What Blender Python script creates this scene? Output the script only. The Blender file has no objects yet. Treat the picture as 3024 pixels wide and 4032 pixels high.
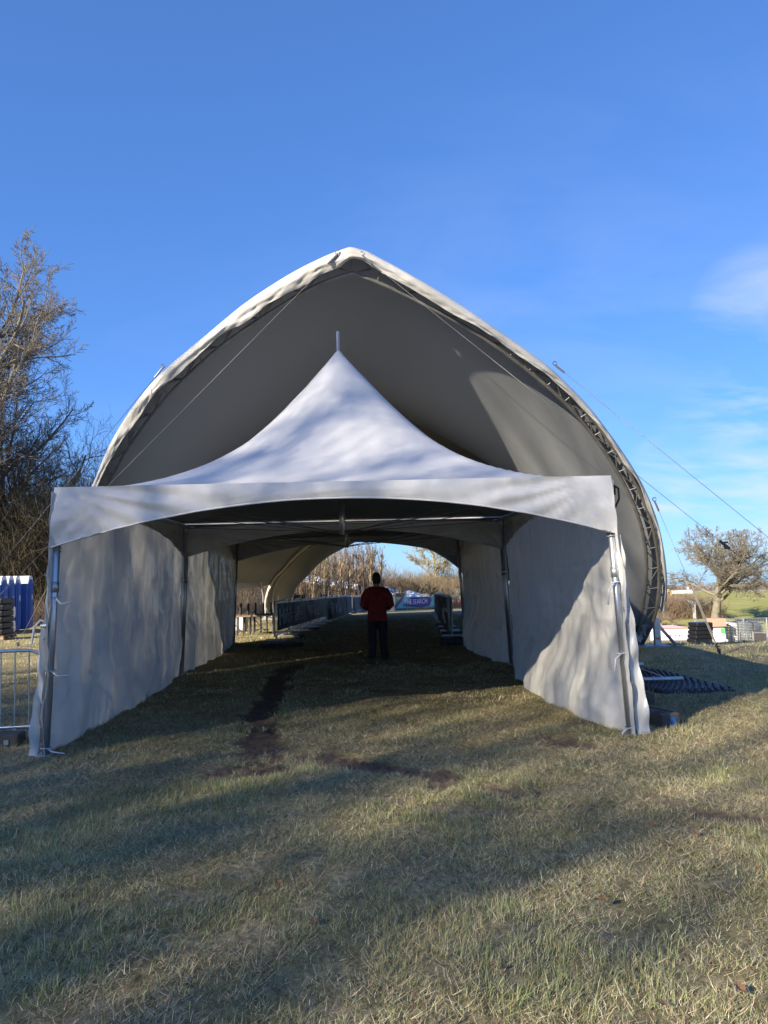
import bpy, bmesh, math, random
import numpy as np
from mathutils import Vector, Matrix

S = bpy.context.scene
COL = S.collection
R_ = math.radians

# ------------------------------------------------------------------ camera, sky, sun, exposure
F, CX, CY = 2967.0, 1512.0, 2016.0           # focal length and centre of the photograph in its own pixels
CAMP = np.array([0.0, 0.0, 1.83])
cam = bpy.data.cameras.new('camera'); camo = bpy.data.objects.new('camera', cam); COL.objects.link(camo)
cam.sensor_fit = 'VERTICAL'; cam.sensor_height = 36.0; cam.lens = 36.0 * F / 4032.0
cam.clip_start = 0.05; cam.clip_end = 6000
RM = Matrix.Rotation(R_(90 + 4.41), 4, 'X') @ Matrix.Rotation(R_(-1.5), 4, 'Z')
camo.matrix_world = Matrix.Translation(Vector(CAMP)) @ RM
S.camera = camo
CR = np.array(RM.to_3x3())

SUN_AZ, SUN_EL = 45.0, 25.0                  # the light travels towards +X/+Y, downwards
sd = Vector((math.sin(R_(SUN_AZ)) * math.cos(R_(SUN_EL)), math.cos(R_(SUN_AZ)) * math.cos(R_(SUN_EL)), -math.sin(R_(SUN_EL))))
sun = bpy.data.lights.new('sun', 'SUN'); suno = bpy.data.objects.new('sun', sun); COL.objects.link(suno)
sun.energy = 5.0; sun.angle = R_(0.53); sun.color = (1.0, 0.88, 0.70)
suno.rotation_euler = sd.to_track_quat('-Z', 'Y').to_euler()
suno.location = (-30, -35, 30)

W = bpy.data.worlds.new('World'); S.world = W; W.use_nodes = True
nt = W.node_tree; nt.nodes.clear()
def wn(t, **k):
    n = nt.nodes.new(t)
    for a, b in k.items(): setattr(n, a, b)
    return n
sky = wn('ShaderNodeTexSky', sky_type='NISHITA', sun_disc=False, sun_elevation=R_(SUN_EL),
         sun_rotation=R_(180 + SUN_AZ), altitude=0, air_density=1.0, dust_density=0.0, ozone_density=6.0)
bg = wn('ShaderNodeBackground'); bg.inputs['Strength'].default_value = 0.080
wo = wn('ShaderNodeOutputWorld')
tc = wn('ShaderNodeTexCoord')
# thin cirrus: noise on a plane high above, so it stretches towards the horizon
sep = wn('ShaderNodeSeparateXYZ'); nt.links.new(tc.outputs['Generated'], sep.inputs[0])
zz = wn('ShaderNodeMath', operation='MAXIMUM'); nt.links.new(sep.outputs['Z'], zz.inputs[0]); zz.inputs[1].default_value = 0.0
za = wn('ShaderNodeMath', operation='ADD'); nt.links.new(zz.outputs[0], za.inputs[0]); za.inputs[1].default_value = 0.28
dx = wn('ShaderNodeMath', operation='DIVIDE'); nt.links.new(sep.outputs['X'], dx.inputs[0]); nt.links.new(za.outputs[0], dx.inputs[1])
dy = wn('ShaderNodeMath', operation='DIVIDE'); nt.links.new(sep.outputs['Y'], dy.inputs[0]); nt.links.new(za.outputs[0], dy.inputs[1])
cmb = wn('ShaderNodeCombineXYZ'); nt.links.new(dx.outputs[0], cmb.inputs[0]); nt.links.new(dy.outputs[0], cmb.inputs[1])
mp = wn('ShaderNodeMapping'); nt.links.new(cmb.outputs[0], mp.inputs[0])
mp.inputs['Location'].default_value = (3.1, 0.35, 0); mp.inputs['Rotation'].default_value = (0, 0, R_(24)); mp.inputs['Scale'].default_value = (0.6, 1.25, 1)
n1 = wn('ShaderNodeTexNoise'); nt.links.new(mp.outputs[0], n1.inputs['Vector'])
n1.inputs['Scale'].default_value = 2.4; n1.inputs['Detail'].default_value = 9; n1.inputs['Roughness'].default_value = 0.58; n1.inputs['Distortion'].default_value = 0.5
n2 = wn('ShaderNodeTexNoise'); nt.links.new(mp.outputs[0], n2.inputs['Vector'])
n2.inputs['Scale'].default_value = 0.33; n2.inputs['Detail'].default_value = 3
r1 = wn('ShaderNodeMapRange'); nt.links.new(n1.outputs['Fac'], r1.inputs[0]); r1.inputs[1].default_value = 0.40; r1.inputs[2].default_value = 0.72
def blob(px, py, r_in, r_out, k):
    d = CR @ np.array([(px - CX) / F, -(py - CY) / F, -1.0]); d = d / np.linalg.norm(d)
    v = wn('ShaderNodeVectorMath', operation='DOT_PRODUCT'); nt.links.new(tc.outputs['Generated'], v.inputs[0]); v.inputs[1].default_value = d
    q = wn('ShaderNodeMapRange', interpolation_type='SMOOTHSTEP'); nt.links.new(v.outputs['Value'], q.inputs[0]); q.inputs[1].default_value = math.cos(R_(r_out)); q.inputs[2].default_value = math.cos(R_(r_in)); q.inputs[4].default_value = k
    return q.outputs[0]
def mth(op, a, b):
    n = wn('ShaderNodeMath', operation=op)
    for i, v in ((0, a), (1, b)):
        if isinstance(v, (int, float)): n.inputs[i].default_value = v
        else: nt.links.new(v, n.inputs[i])
    return n.outputs[0]
r2 = wn('ShaderNodeMapRange'); nt.links.new(n2.outputs['Fac'], r2.inputs[0]); r2.inputs[1].default_value = 0.46; r2.inputs[2].default_value = 0.66; r2.inputs[4].default_value = .30
msk = r2.outputs[0]
for bl in ((3080, 1830, 2, 10, .85), (2640, 1890, .8, 4, 1.0), (2990, 1230, .5, 5.5, .7), (2950, 1840, 1, 6, .8), (3500, 1500, 4, 14, .8)): msk = mth('MAXIMUM', msk, blob(*bl))
mm = wn('ShaderNodeMath', operation='MULTIPLY'); nt.links.new(r1.outputs[0], mm.inputs[0]); nt.links.new(msk, mm.inputs[1])
m2 = wn('ShaderNodeMath', operation='MULTIPLY'); nt.links.new(mm.outputs[0], m2.inputs[0]); m2.inputs[1].default_value = 1.0
mx = wn('ShaderNodeMixRGB'); nt.links.new(m2.outputs[0], mx.inputs[0]); 
sg = wn('ShaderNodeGamma'); nt.links.new(sky.outputs[0], sg.inputs[0]); sg.inputs[1].default_value = 0.66
sm_ = wn('ShaderNodeMixRGB', blend_type='MULTIPLY'); sm_.inputs[0].default_value = 1.0; nt.links.new(sg.outputs[0], sm_.inputs[1]); sm_.inputs[2].default_value = (.58, .94, 1.55, 1)
nt.links.new(sm_.outputs[0], mx.inputs[1])
mx.inputs[2].default_value = (3.6, 3.95, 4.4, 1)
nt.links.new(mx.outputs[0], bg.inputs['Color']); nt.links.new(bg.outputs[0], wo.inputs[0])

S.view_settings.view_transform = 'Standard'; S.view_settings.look = 'None'
S.view_settings.exposure = 1.55; S.view_settings.gamma = 1.0; S.view_settings.use_curve_mapping = False
S.cycles.max_bounces = 8; S.cycles.diffuse_bounces = 5; S.cycles.transparent_max_bounces = 8
S.cycles.use_denoising = True; S.cycles.sample_clamp_indirect = 8.0

rng = np.random.default_rng(7); random.seed(7)

# ------------------------------------------------------------------ measuring: from a pixel of the photograph to a point of the place
def ray(px, py): return CR @ np.array([(px - CX) / F, -(py - CY) / F, -1.0])
def P(px, py, y): d = ray(px, py); return CAMP + d * (y / d[1])
def PLN(px, py, y0, tl): d = ray(px, py); return CAMP + d * ((y0 - tl * CAMP[2]) / (d[1] + tl * d[2]))
def G0(px, py, h=0.0): d = ray(px, py); return CAMP + d * ((h - CAMP[2]) / d[2])

# ------------------------------------------------------------------ small noise, meshes, objects
_perm = np.random.default_rng(3).random((256, 256))
def vn(x, y):
    x = np.asarray(x, float); y = np.asarray(y, float)
    xi = np.floor(x).astype(int); yi = np.floor(y).astype(int); fx = x - xi; fy = y - yi
    fx = fx * fx * (3 - 2 * fx); fy = fy * fy * (3 - 2 * fy)
    a = _perm[xi & 255, yi & 255]; b = _perm[(xi + 1) & 255, yi & 255]; c = _perm[xi & 255, (yi + 1) & 255]; d = _perm[(xi + 1) & 255, (yi + 1) & 255]
    return (a * (1 - fx) + b * fx) * (1 - fy) + (c * (1 - fx) + d * fx) * fy
def fbm(x, y, o=4):
    s = 0; a = .5
    for i in range(o): s = s + a * vn(x * 2 ** i + 17.3 * i, y * 2 ** i + 5.1 * i); a *= .5
    return s / (1 - .5 ** o)
def sst(a, b, x): t = np.clip((np.asarray(x, float) - a) / (b - a), 0, 1); return t * t * (3 - 2 * t)

def npmesh(name, verts, quads=None, tris=None, smooth=True):
    me = bpy.data.meshes.new(name); verts = np.asarray(verts, np.float32).reshape(-1, 3)
    me.vertices.add(len(verts)); me.vertices.foreach_set('co', verts.ravel())
    loops = []; starts = []; n = 0
    for a, k in ((quads, 4), (tris, 3)):
        if a is None or len(a) == 0: continue
        a = np.asarray(a, np.int32).reshape(-1, k)
        loops.append(a.ravel()); starts.append(n + np.arange(len(a)) * k); n += a.size
    loops = np.concatenate(loops); starts = np.concatenate(starts).astype(np.int32)
    me.loops.add(n); me.loops.foreach_set('vertex_index', loops)
    me.polygons.add(len(starts)); me.polygons.foreach_set('loop_start', starts)
    me.update(calc_edges=True); me.validate()
    if smooth: me.polygons.foreach_set('use_smooth', np.ones(len(me.polygons), bool))
    return me
def pymesh(name, vf, smooth=False):
    me = bpy.data.meshes.new(name); me.from_pydata([tuple(v) for v in vf[0]], [], [tuple(f) for f in vf[1]]); me.update()
    if smooth: me.polygons.foreach_set('use_smooth', np.ones(len(me.polygons), bool))
    return me
def obj(name, me, mat=None, parent=None, loc=None, rot=None):
    o = bpy.data.objects.new(name, me); COL.objects.link(o)
    if mat is not None and me is not None and len(me.materials) == 0: me.materials.append(mat)
    if parent is not None: o.parent = parent
    if loc is not None: o.location = loc
    if rot is not None: o.rotation_euler = rot
    return o
def tag(o, label, cat, group=None, kind=None):
    if label: o['label'] = label
    if cat: o['category'] = cat
    if group: o['group'] = group
    if kind: o['kind'] = kind
    return o
def thing(name, label, cat, loc=(0, 0, 0), rz=0.0, group=None):
    o = bpy.data.objects.new(name, None); COL.objects.link(o); o.empty_display_size = .2
    o.location = loc; o.rotation_euler = (0, 0, rz)
    return tag(o, label, cat, group)
def dup(root, loc, rz, label=None, group=None):
    r = root.copy(); COL.objects.link(r); r.location = loc; r.rotation_euler = (0, 0, rz)
    if label: r['label'] = label
    if group: r['group'] = group
    for ch in list(root.children):
        c = ch.copy(); COL.objects.link(c); c.parent = r
        for g in list(ch.children):
            d = g.copy(); COL.objects.link(d); d.parent = c
    return r
def join(*parts):
    vs = []; fs = []
    for v, f in parts:
        n = len(vs); vs += [tuple(p) for p in v]; fs += [tuple(i + n for i in q) for q in f]
    return vs, fs
def box(cx, cy, cz, sx, sy, sz):
    x, y, z = sx / 2, sy / 2, sz / 2
    v = [(cx + a * x, cy + b * y, cz + c * z) for a in (-1, 1) for b in (-1, 1) for c in (-1, 1)]
    return v, [(0, 1, 3, 2), (4, 6, 7, 5), (0, 4, 5, 1), (2, 3, 7, 6), (0, 2, 6, 4), (1, 5, 7, 3)]
def bevbox(name, cx, cy, cz, sx, sy, sz, b=.01, seg=2):
    bm = bmesh.new(); bmesh.ops.create_cube(bm, size=1)
    bmesh.ops.scale(bm, vec=(sx, sy, sz), verts=bm.verts); bmesh.ops.translate(bm, vec=(cx, cy, cz), verts=bm.verts)
    bmesh.ops.bevel(bm, geom=bm.edges[:], offset=b, segments=seg, profile=.5, affect='EDGES')
    me = bpy.data.meshes.new(name); bm.to_mesh(me); bm.free(); return me
def tube(pts, r, n=8, cap=True):
    pts = [Vector(p) for p in pts]; rr = r if hasattr(r, '__len__') else [r] * len(pts)
    vs = []; fs = []; t0 = (pts[1] - pts[0]).normalized()
    u = t0.orthogonal().normalized()
    for i, p in enumerate(pts):
        t = (pts[min(i + 1, len(pts) - 1)] - pts[max(i - 1, 0)]).normalized()
        u = (u - t * u.dot(t)).normalized(); w = t.cross(u)
        for k in range(n):
            a = 2 * math.pi * k / n; vs.append(tuple(p + (u * math.cos(a) + w * math.sin(a)) * rr[i]))
    for i in range(len(pts) - 1):
        for k in range(n):
            fs.append((i * n + k, i * n + (k + 1) % n, (i + 1) * n + (k + 1) % n, (i + 1) * n + k))
    if cap: fs.append(tuple(range(n - 1, -1, -1))); fs.append(tuple((len(pts) - 1) * n + k for k in range(n)))
    return vs, fs
def grid_quads(nu, nv):
    i = np.arange(nu - 1)[:, None] * nv + np.arange(nv - 1)[None, :]
    return np.stack([i, i + nv, i + nv + 1, i + 1], -1).reshape(-1, 4)
def sheet(name, pts, smooth=True):                     # pts: (nu, nv, 3)
    pts = np.asarray(pts, float); return npmesh(name, pts.reshape(-1, 3), grid_quads(pts.shape[0], pts.shape[1]), None, smooth)
def solid(o, t, off=0.0):
    m = o.modifiers.new('thickness', 'SOLIDIFY'); m.thickness = t; m.offset = off; return o
_rodme = {}
def rod(name, a, b, r, mat, parent, n=6):
    """a straight bar from a to b that shares one unit-cylinder mesh"""
    key = (n, mat.name)
    if key not in _rodme:
        me = pymesh('rod', tube([(0, 0, 0), (0, 0, 1)], 1.0, n), True); me.materials.append(mat); _rodme[key] = me
    a = Vector(a); b = Vector(b); d = b - a
    o = obj(name, _rodme[key], None, parent)
    o.matrix_local = Matrix.Translation(a) @ d.to_track_quat('Z', 'Y').to_matrix().to_4x4() @ Matrix.Diagonal((r, r, d.length, 1))
    return o
def text_verts(s, size=1.0):
    c = bpy.data.curves.new('lettering', 'FONT'); c.body = s; c.size = size; c.resolution_u = 3
    o = bpy.data.objects.new('lettering', c); COL.objects.link(o)
    dg = bpy.context.evaluated_depsgraph_get(); dg.update(); me = bpy.data.meshes.new_from_object(o.evaluated_get(dg))
    bm = bmesh.new(); bm.from_mesh(me); bmesh.ops.triangulate(bm, faces=bm.faces[:])
    bmesh.ops.subdivide_edges(bm, edges=[e for e in bm.edges if e.calc_length() > .18 * size], cuts=2); bmesh.ops.triangulate(bm, faces=bm.faces[:])
    v = np.array([list(p.co) for p in bm.verts]); f = [[q.index for q in p.verts] for p in bm.faces]; bm.free()
    COL.objects.unlink(o); bpy.data.objects.remove(o); bpy.data.curves.remove(c); bpy.data.meshes.remove(me)
    return v, f

# ------------------------------------------------------------------ materials
def mat(name, col, col2=None, scale=4.0, rough=.6, metal=0.0, bump=0.0, bscale=60.0, stretch=(1, 1, 1), trans=0.0, spec=.5, lo=.35, hi=.65, coords='Object', crease=0.0, cscale=1.6, cstretch=(1, 1, 1)):
    m = bpy.data.materials.new(name); m.use_nodes = True; t = m.node_tree; b = t.nodes['Principled BSDF']
    b.inputs['Roughness'].default_value = rough; b.inputs['Metallic'].default_value = metal
    b.inputs['Specular IOR Level'].default_value = spec; b.inputs['Base Color'].default_value = (*col, 1)
    tcn = t.nodes.new('ShaderNodeTexCoord'); mpn = t.nodes.new('ShaderNodeMapping'); t.links.new(tcn.outputs[coords], mpn.inputs[0]); mpn.inputs['Scale'].default_value = stretch
    if col2 is not None:
        n = t.nodes.new('ShaderNodeTexNoise'); n.inputs['Scale'].default_value = scale; n.inputs['Detail'].default_value = 6; n.inputs['Roughness'].default_value = .6
        t.links.new(mpn.outputs[0], n.inputs['Vector'])
        r = t.nodes.new('ShaderNodeMapRange'); r.inputs[1].default_value = lo; r.inputs[2].default_value = hi; t.links.new(n.outputs['Fac'], r.inputs[0])
        x = t.nodes.new('ShaderNodeMixRGB'); x.inputs[1].default_value = (*col, 1); x.inputs[2].default_value = (*col2, 1)
        t.links.new(r.outputs[0], x.inputs[0]); t.links.new(x.outputs[0], b.inputs['Base Color'])
        rr = t.nodes.new('ShaderNodeMapRange'); rr.inputs[3].default_value = max(0, rough - .1); rr.inputs[4].default_value = min(1, rough + .12)
        t.links.new(n.outputs['Fac'], rr.inputs[0]); t.links.new(rr.outputs[0], b.inputs['Roughness'])
    if bump:
        n = t.nodes.new('ShaderNodeTexNoise'); n.inputs['Scale'].default_value = bscale; n.inputs['Detail'].default_value = 5
        t.links.new(mpn.outputs[0], n.inputs['Vector'])
        bp = t.nodes.new('ShaderNodeBump'); bp.inputs['Strength'].default_value = bump; bp.inputs['Distance'].default_value = .01
        t.links.new(n.outputs['Fac'], bp.inputs['Height']); t.links.new(bp.outputs[0], b.inputs['Normal'])
    if crease:
        mc = t.nodes.new('ShaderNodeMapping'); t.links.new(tcn.outputs[coords], mc.inputs[0]); mc.inputs['Scale'].default_value = cstretch
        n = t.nodes.new('ShaderNodeTexNoise'); n.noise_type = 'RIDGED_MULTIFRACTAL'; n.inputs['Scale'].default_value = cscale; n.inputs['Detail'].default_value = 3; n.inputs['Roughness'].default_value = .5; n.inputs['Distortion'].default_value = .6
        t.links.new(mc.outputs[0], n.inputs['Vector'])
        bc = t.nodes.new('ShaderNodeBump'); bc.inputs['Strength'].default_value = crease; bc.inputs['Distance'].default_value = .02
        t.links.new(n.outputs['Fac'], bc.inputs['Height'])
        if b.inputs['Normal'].is_linked: t.links.new(b.inputs['Normal'].links[0].from_socket, bc.inputs['Normal'])
        t.links.new(bc.outputs[0], b.inputs['Normal'])
    if trans:
        tr = t.nodes.new('ShaderNodeBsdfTranslucent'); tr.inputs['Color'].default_value = (*[min(1, c * 1.0) for c in col], 1)
        ms = t.nodes.new('ShaderNodeMixShader'); ms.inputs[0].default_value = trans
        out = t.nodes['Material Output']; t.links.new(b.outputs[0], ms.inputs[1]); t.links.new(tr.outputs[0], ms.inputs[2]); t.links.new(ms.outputs[0], out.inputs[0])
    return m
def attr_mat(name, attr, rough=.8, trans=0.0, spec=.2):
    m = bpy.data.materials.new(name); m.use_nodes = True; t = m.node_tree; b = t.nodes['Principled BSDF']
    a = t.nodes.new('ShaderNodeAttribute'); a.attribute_name = attr
    t.links.new(a.outputs['Color'], b.inputs['Base Color']); b.inputs['Roughness'].default_value = rough; b.inputs['Specular IOR Level'].default_value = spec
    if trans:
        tr = t.nodes.new('ShaderNodeBsdfTranslucent'); t.links.new(a.outputs['Color'], tr.inputs['Color'])
        ms = t.nodes.new('ShaderNodeMixShader'); ms.inputs[0].default_value = trans
        t.links.new(b.outputs[0], ms.inputs[1]); t.links.new(tr.outputs[0], ms.inputs[2]); t.links.new(ms.outputs[0], t.nodes['Material Output'].inputs[0])
    return m

M = {}
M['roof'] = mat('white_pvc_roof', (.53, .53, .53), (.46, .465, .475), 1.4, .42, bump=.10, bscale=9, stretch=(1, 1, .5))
M['wall'] = mat('white_sheet_wall', (.63, .63, .61), (.54, .54, .52), 1.6, .32, bump=.35, bscale=3.0, stretch=(1, 3.5, 1.0), trans=.20, crease=1.0, cscale=1.5, cstretch=(1, 1.6, .8))
M['valance'] = mat('white_valance', (.47, .475, .48), (.42, .425, .435), 2.6, .30, bump=.5, bscale=5.0, stretch=(1.6, 1, 1.1), crease=.6, cscale=1.7, cstretch=(1.1, 1, 1.3))
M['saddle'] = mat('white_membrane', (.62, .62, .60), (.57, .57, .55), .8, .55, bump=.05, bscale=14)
M['fringe'] = mat('white_fringe', (.52, .51, .48), (.38, .37, .34), 1.3, .5, bump=.5, bscale=4.5, stretch=(1, 1, .8), crease=.8, cscale=1.8)
M['alu'] = mat('aluminium_tube', (.62, .64, .66), (.50, .52, .55), 3, .33, .85, stretch=(1, 1, .15))
M['truss'] = mat('dull_steel_truss', (.17, .165, .16), (.24, .235, .22), 6, .5, .55)
M['galv'] = mat('galvanised_steel', (.55, .57, .58), (.40, .42, .43), 9, .38, .8)
M['steelplate'] = mat('grey_steel_plate', (.36, .36, .35), (.26, .25, .24), 7, .5, .5)
M['black'] = mat('black_webbing', (.012, .012, .014), None, rough=.7)
M['rope'] = mat('pale_rope', (.26, .26, .25), None, rough=.8)
M['cable'] = mat('steel_cable', (.16, .16, .17), None, rough=.45, metal=.6)
M['strap'] = mat('pale_strap', (.36, .34, .29), (.28, .27, .23), 12, .75)
M['rubber'] = mat('black_rubber', (.022, .024, .03), (.05, .052, .06), 12, .7, bump=.3, bscale=60)
M['mesh_banner'] = mat('dark_mesh_banner', (.075, .082, .105), (.10, .108, .135), 5, .55, bump=.25, bscale=90, trans=.05)
M['banner_grey'] = mat('banner_lettering', (.66, .68, .72), None, rough=.6)
M['white_paint'] = mat('white_print', (.75, .75, .78), None, rough=.5)
M['mat_plastic'] = mat('blue_black_plastic', (.05, .058, .085), (.07, .08, .11), 9, .45)
M['mat_base'] = mat('dark_mat_base', (.008, .010, .016), None, rough=.6)
M['block'] = mat('dark_recycled_block', (.06, .055, .052), (.10, .085, .072), 9, .8, bump=.5, bscale=70)
M['bluepaint'] = mat('blue_paint', (.02, .10, .30), (.03, .14, .36), 20, .6)
M['toilet_blue'] = mat('blue_plastic', (.018, .075, .30), (.022, .09, .34), 3, .42)
M['toilet_roof'] = mat('white_translucent_plastic', (.60, .62, .68), None, rough=.4)
M['wrap_black'] = mat('black_stretch_wrap', (.006, .007, .009), (.012, .013, .017), 10, .34, bump=.6, bscale=18, stretch=(1, 1, 4), spec=.22)
M['wrap_white'] = mat('white_stretch_wrap', (.60, .60, .62), (.48, .48, .52), 8, .3, bump=.5, bscale=20)
M['cardboard'] = mat('cardboard', (.42, .27, .19), (.36, .23, .16), 5, .8)
M['green_label'] = mat('green_label', (.10, .55, .12), None, rough=.6)
M['wood'] = mat('pallet_wood', (.30, .22, .14), (.20, .14, .09), 12, .8, stretch=(1, 1, 6))
M['jacket'] = mat('red_jacket', (.22, .012, .010), (.16, .009, .008), 8, .75, bump=.4, bscale=22)
M['trousers'] = mat('dark_trousers', (.012, .012, .015), (.02, .02, .024), 10, .85, bump=.3, bscale=30)
M['skin'] = mat('skin', (.42, .24, .17), (.36, .20, .14), 14, .55)
M['hair'] = mat('dark_hair', (.015, .011, .008), (.03, .022, .016), 40, .6, bump=.5, bscale=120)
M['shoe'] = mat('dark_shoe', (.02, .018, .016), None, rough=.6)
M['bark_dark'] = mat('dark_bark', (.060, .050, .040), (.10, .082, .062), 5, .9, bump=.4, bscale=25)
M['bark_grey'] = mat('grey_brown_bark', (.12, .108, .092), (.17, .155, .13), 5, .9, bump=.4, bscale=25)
M['bark_scrub'] = mat('shaded_scrub', (.070, .058, .038), (.115, .098, .062), 2, .95)  # olive scrub colour darkened to carry the shade of the left wood
M['bark_olive'] = mat('olive_bark', (.15, .125, .075), (.20, .165, .10), 3, .9)
M['bark_red'] = mat('reddish_twigs', (.17, .118, .080), (.23, .17, .115), 2, .9)
M['bark_oak'] = mat('oak_bark', (.125, .110, .085), (.18, .16, .12), 2.5, .9, bump=.5, bscale=12)
M['bark_pale'] = mat('pale_bark', (.34, .29, .17), (.26, .22, .13), 2, .85)  # pale yellowish bark, mottled by noise
M['blossom'] = mat('pale_blossom_twigs', (.55, .50, .36), (.42, .37, .24), 3, .85)
M['bramble'] = mat('purple_brown_brush', (.085, .060, .048), (.125, .095, .07), 2, .95)
M['leaf'] = mat('dead_leaf', (.22, .11, .05), (.15, .075, .035), 40, .7)
M['sheeting'] = mat('white_ground_sheeting', (.80, .81, .84), (.70, .72, .76), 1.5, .35, bump=.2, bscale=8)
M['vinyl'] = mat('clear_vinyl', (.55, .57, .60), None, rough=.12, bump=.6, bscale=3.5)
_t = M['vinyl'].node_tree; _b = _t.nodes['Principled BSDF']; _tp = _t.nodes.new('ShaderNodeBsdfTransparent'); _ms = _t.nodes.new('ShaderNodeMixShader'); _ms.inputs[0].default_value = .62
_t.links.new(_b.outputs[0], _ms.inputs[1]); _t.links.new(_tp.outputs[0], _ms.inputs[2]); _t.links.new(_ms.outputs[0], _t.nodes['Material Output'].inputs[0])
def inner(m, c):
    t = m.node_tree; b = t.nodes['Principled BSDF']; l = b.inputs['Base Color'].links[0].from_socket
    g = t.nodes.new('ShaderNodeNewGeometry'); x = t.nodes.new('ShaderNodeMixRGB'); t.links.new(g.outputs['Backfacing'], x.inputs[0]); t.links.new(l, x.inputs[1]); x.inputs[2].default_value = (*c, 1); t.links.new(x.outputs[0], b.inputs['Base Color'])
inner(M['roof'], (.13, .135, .14)); inner(M['saddle'], (.20, .21, .222))  # canopy underside darkened to stand for interior shade; the arched lining is grey itself
def flat(name, c, rough=.55): return mat(name, c, tuple(x * .85 for x in c), 6, rough)
M['pgreen'] = flat('banner_green', (.22, .42, .22)); M['pteal'] = flat('banner_teal', (.16, .40, .40)); M['ppurple'] = flat('banner_purple', (.11, .06, .22)); M['pplum'] = flat('banner_plum', (.15, .07, .17))
M['pred'] = flat('banner_red', (.36, .05, .06)); M['plight'] = flat('banner_white', (.62, .60, .66)); M['pmag'] = flat('banner_magenta', (.50, .18, .36))
M['wallbrown'] = flat('dark_cladding', (.05, .045, .045)); M['timber'] = flat('yellow_timber', (.50, .33, .12)); M['whitewash'] = flat('white_render', (.7, .68, .62))

# ------------------------------------------------------------------ the ground
def interp(y, kn): return np.interp(y, [k[0] for k in kn], [k[1] for k in kn])
KC = [(-400, 0), (20, 0), (32, -.32), (44, -.68), (66, -1.6), (90, -2.0), (150, -1.2), (400, -3), (3000, -60)]
KR = [(-400, 0), (16.6, 0), (18.4, -.12), (42, -2.75), (56, -3.75), (66, -4.0), (80, -3.5), (104, -2.25), (112, -2.25), (150, -8), (400, -40), (3000, -150)]
def H(x, y):
    x = np.asarray(x, float); y = np.asarray(y, float)
    u = x / np.maximum(y, 1.0)
    s = sst(.24, .33, u) * sst(6, 12, y)
    return interp(y, KC) * (1 - s) + interp(y, KR) * s
def gnd(px, py):
    """where the ray through a pixel meets the terrain"""
    d = ray(px, py); lo = 1.0
    for t in np.arange(2, 260, .05):
        p = CAMP + d * t
        if p[2] < float(H(p[0], p[1])): return np.array([p[0], p[1], float(H(p[0], p[1]))])
    return CAMP + d * 200

# bare earth and tyre ruts, traced as chains of ground points with a half width in metres
def chain(pts): return np.array([G0(a, b)[:2] for a, b in pts])
MUD = [(chain([(1150, 2620), (1105, 2665), (1060, 2740), (1010, 2830), (1015, 2910), (1060, 2955)]), .22, 1.0),
       (chain([(1090, 2962), (1190, 2975), (1330, 2995)]), .13, .8),
       (chain([(890, 3045), (960, 3040), (1040, 3035), (1060, 2990), (1030, 2950)]), .21, 1.0),
       (chain([(1340, 3000), (1420, 3020), (1530, 3040), (1660, 3050), (1720, 3060)]), .17, 1.0),
       (chain([(1770, 3100), (1900, 3105), (2060, 3125)]), .16, .8),
       (chain([(2170, 2905), (2240, 2920), (2300, 2935)]), .16, .85),
       (chain([(2740, 3190), (2850, 3205), (2960, 3215)]), .14, .85),
       (chain([(1560, 2835), (1640, 2845), (1720, 2850)]), .10, .7),
       (chain([(1760, 2675), (1840, 2680)]), .16, .8),
       (chain([(2560, 3130), (2640, 3150)]), .10, .6),
       (chain([(1300, 3120), (1700, 3185), (2050, 3200), (2500, 3160)]), .10, .35)]
def seg_dist(x, y, ch):
    best = np.full(np.shape(x), 1e9); along = np.zeros(np.shape(x)); L = 0
    for a, b in zip(ch[:-1], ch[1:]):
        d = b - a; l = np.hypot(*d); t = np.clip(((x - a[0]) * d[0] + (y - a[1]) * d[1]) / (l * l), 0, 1)
        q = np.hypot(x - a[0] - t * d[0], y - a[1] - t * d[1]); m = q < best
        best = np.where(m, q, best); along = np.where(m, L + t * l, along); L += l
    return best, along
def mud(x, y):
    m = np.zeros(np.shape(x)); tread = np.zeros(np.shape(x))
    wob = (fbm(x * 3.1, y * 3.1, 4) - .5) * .34 + (fbm(x * 14, y * 14, 3) - .5) * .16
    for i, (ch, w, k) in enumerate(MUD):
        d, al = seg_dist(x, y, ch); a = k * sst(w + .05, w - .05, d + wob * (w / .2) * 1.05) * (sst(.26, .38, fbm(x * 5.5 + 3, y * 5.5, 3)) if i != 0 else sst(.14, .26, fbm(x * 5.5 + 3, y * 5.5, 3)))
        m = np.maximum(m, a)
        if i in (2, 3): tread = np.maximum(tread, a * (0.5 + 0.5 * np.sin(al * 46 + (d * 40) * (1 if i == 3 else -1))))
    return m, tread

def axis(fine_lo, fine_hi, step, lo, hi):
    a = list(np.arange(fine_lo, fine_hi + 1e-6, step)); s = step; v = fine_hi
    while v < hi: s = min(s * 1.13, 60); v += s; a.append(v)
    s = step; v = fine_lo; b = []
    while v > lo: s = min(s * 1.16, 60); v -= s; b.append(v)
    return np.array(b[::-1] + a)
gx = axis(-4.2, 5.6, .034, -700, 900); gy = axis(2.6, 12.0, .034, -160, 2200)
X, Y = np.meshgrid(gx, gy, indexing='ij')
mudm, tread = mud(X, Y)
near = sst(40, 12, np.hypot(X, Y))
Z = H(X, Y) + (fbm(X * .35, Y * .35, 3) - .5) * .10 * near + (fbm(X * 2.3, Y * 2.3, 4) - .5) * .05 * near + (fbm(X * 8, Y * 8, 3) - .5) * .03 * near
Z = Z - mudm * .03 * near + tread * .035 * near + mudm * near * ((fbm(X * 13 + 5, Y * 13, 3) - .5) * .05)
ZOFF = .012
Z -= ZOFF
me = sheet('ground', np.stack([X, Y, Z], -1))
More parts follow.
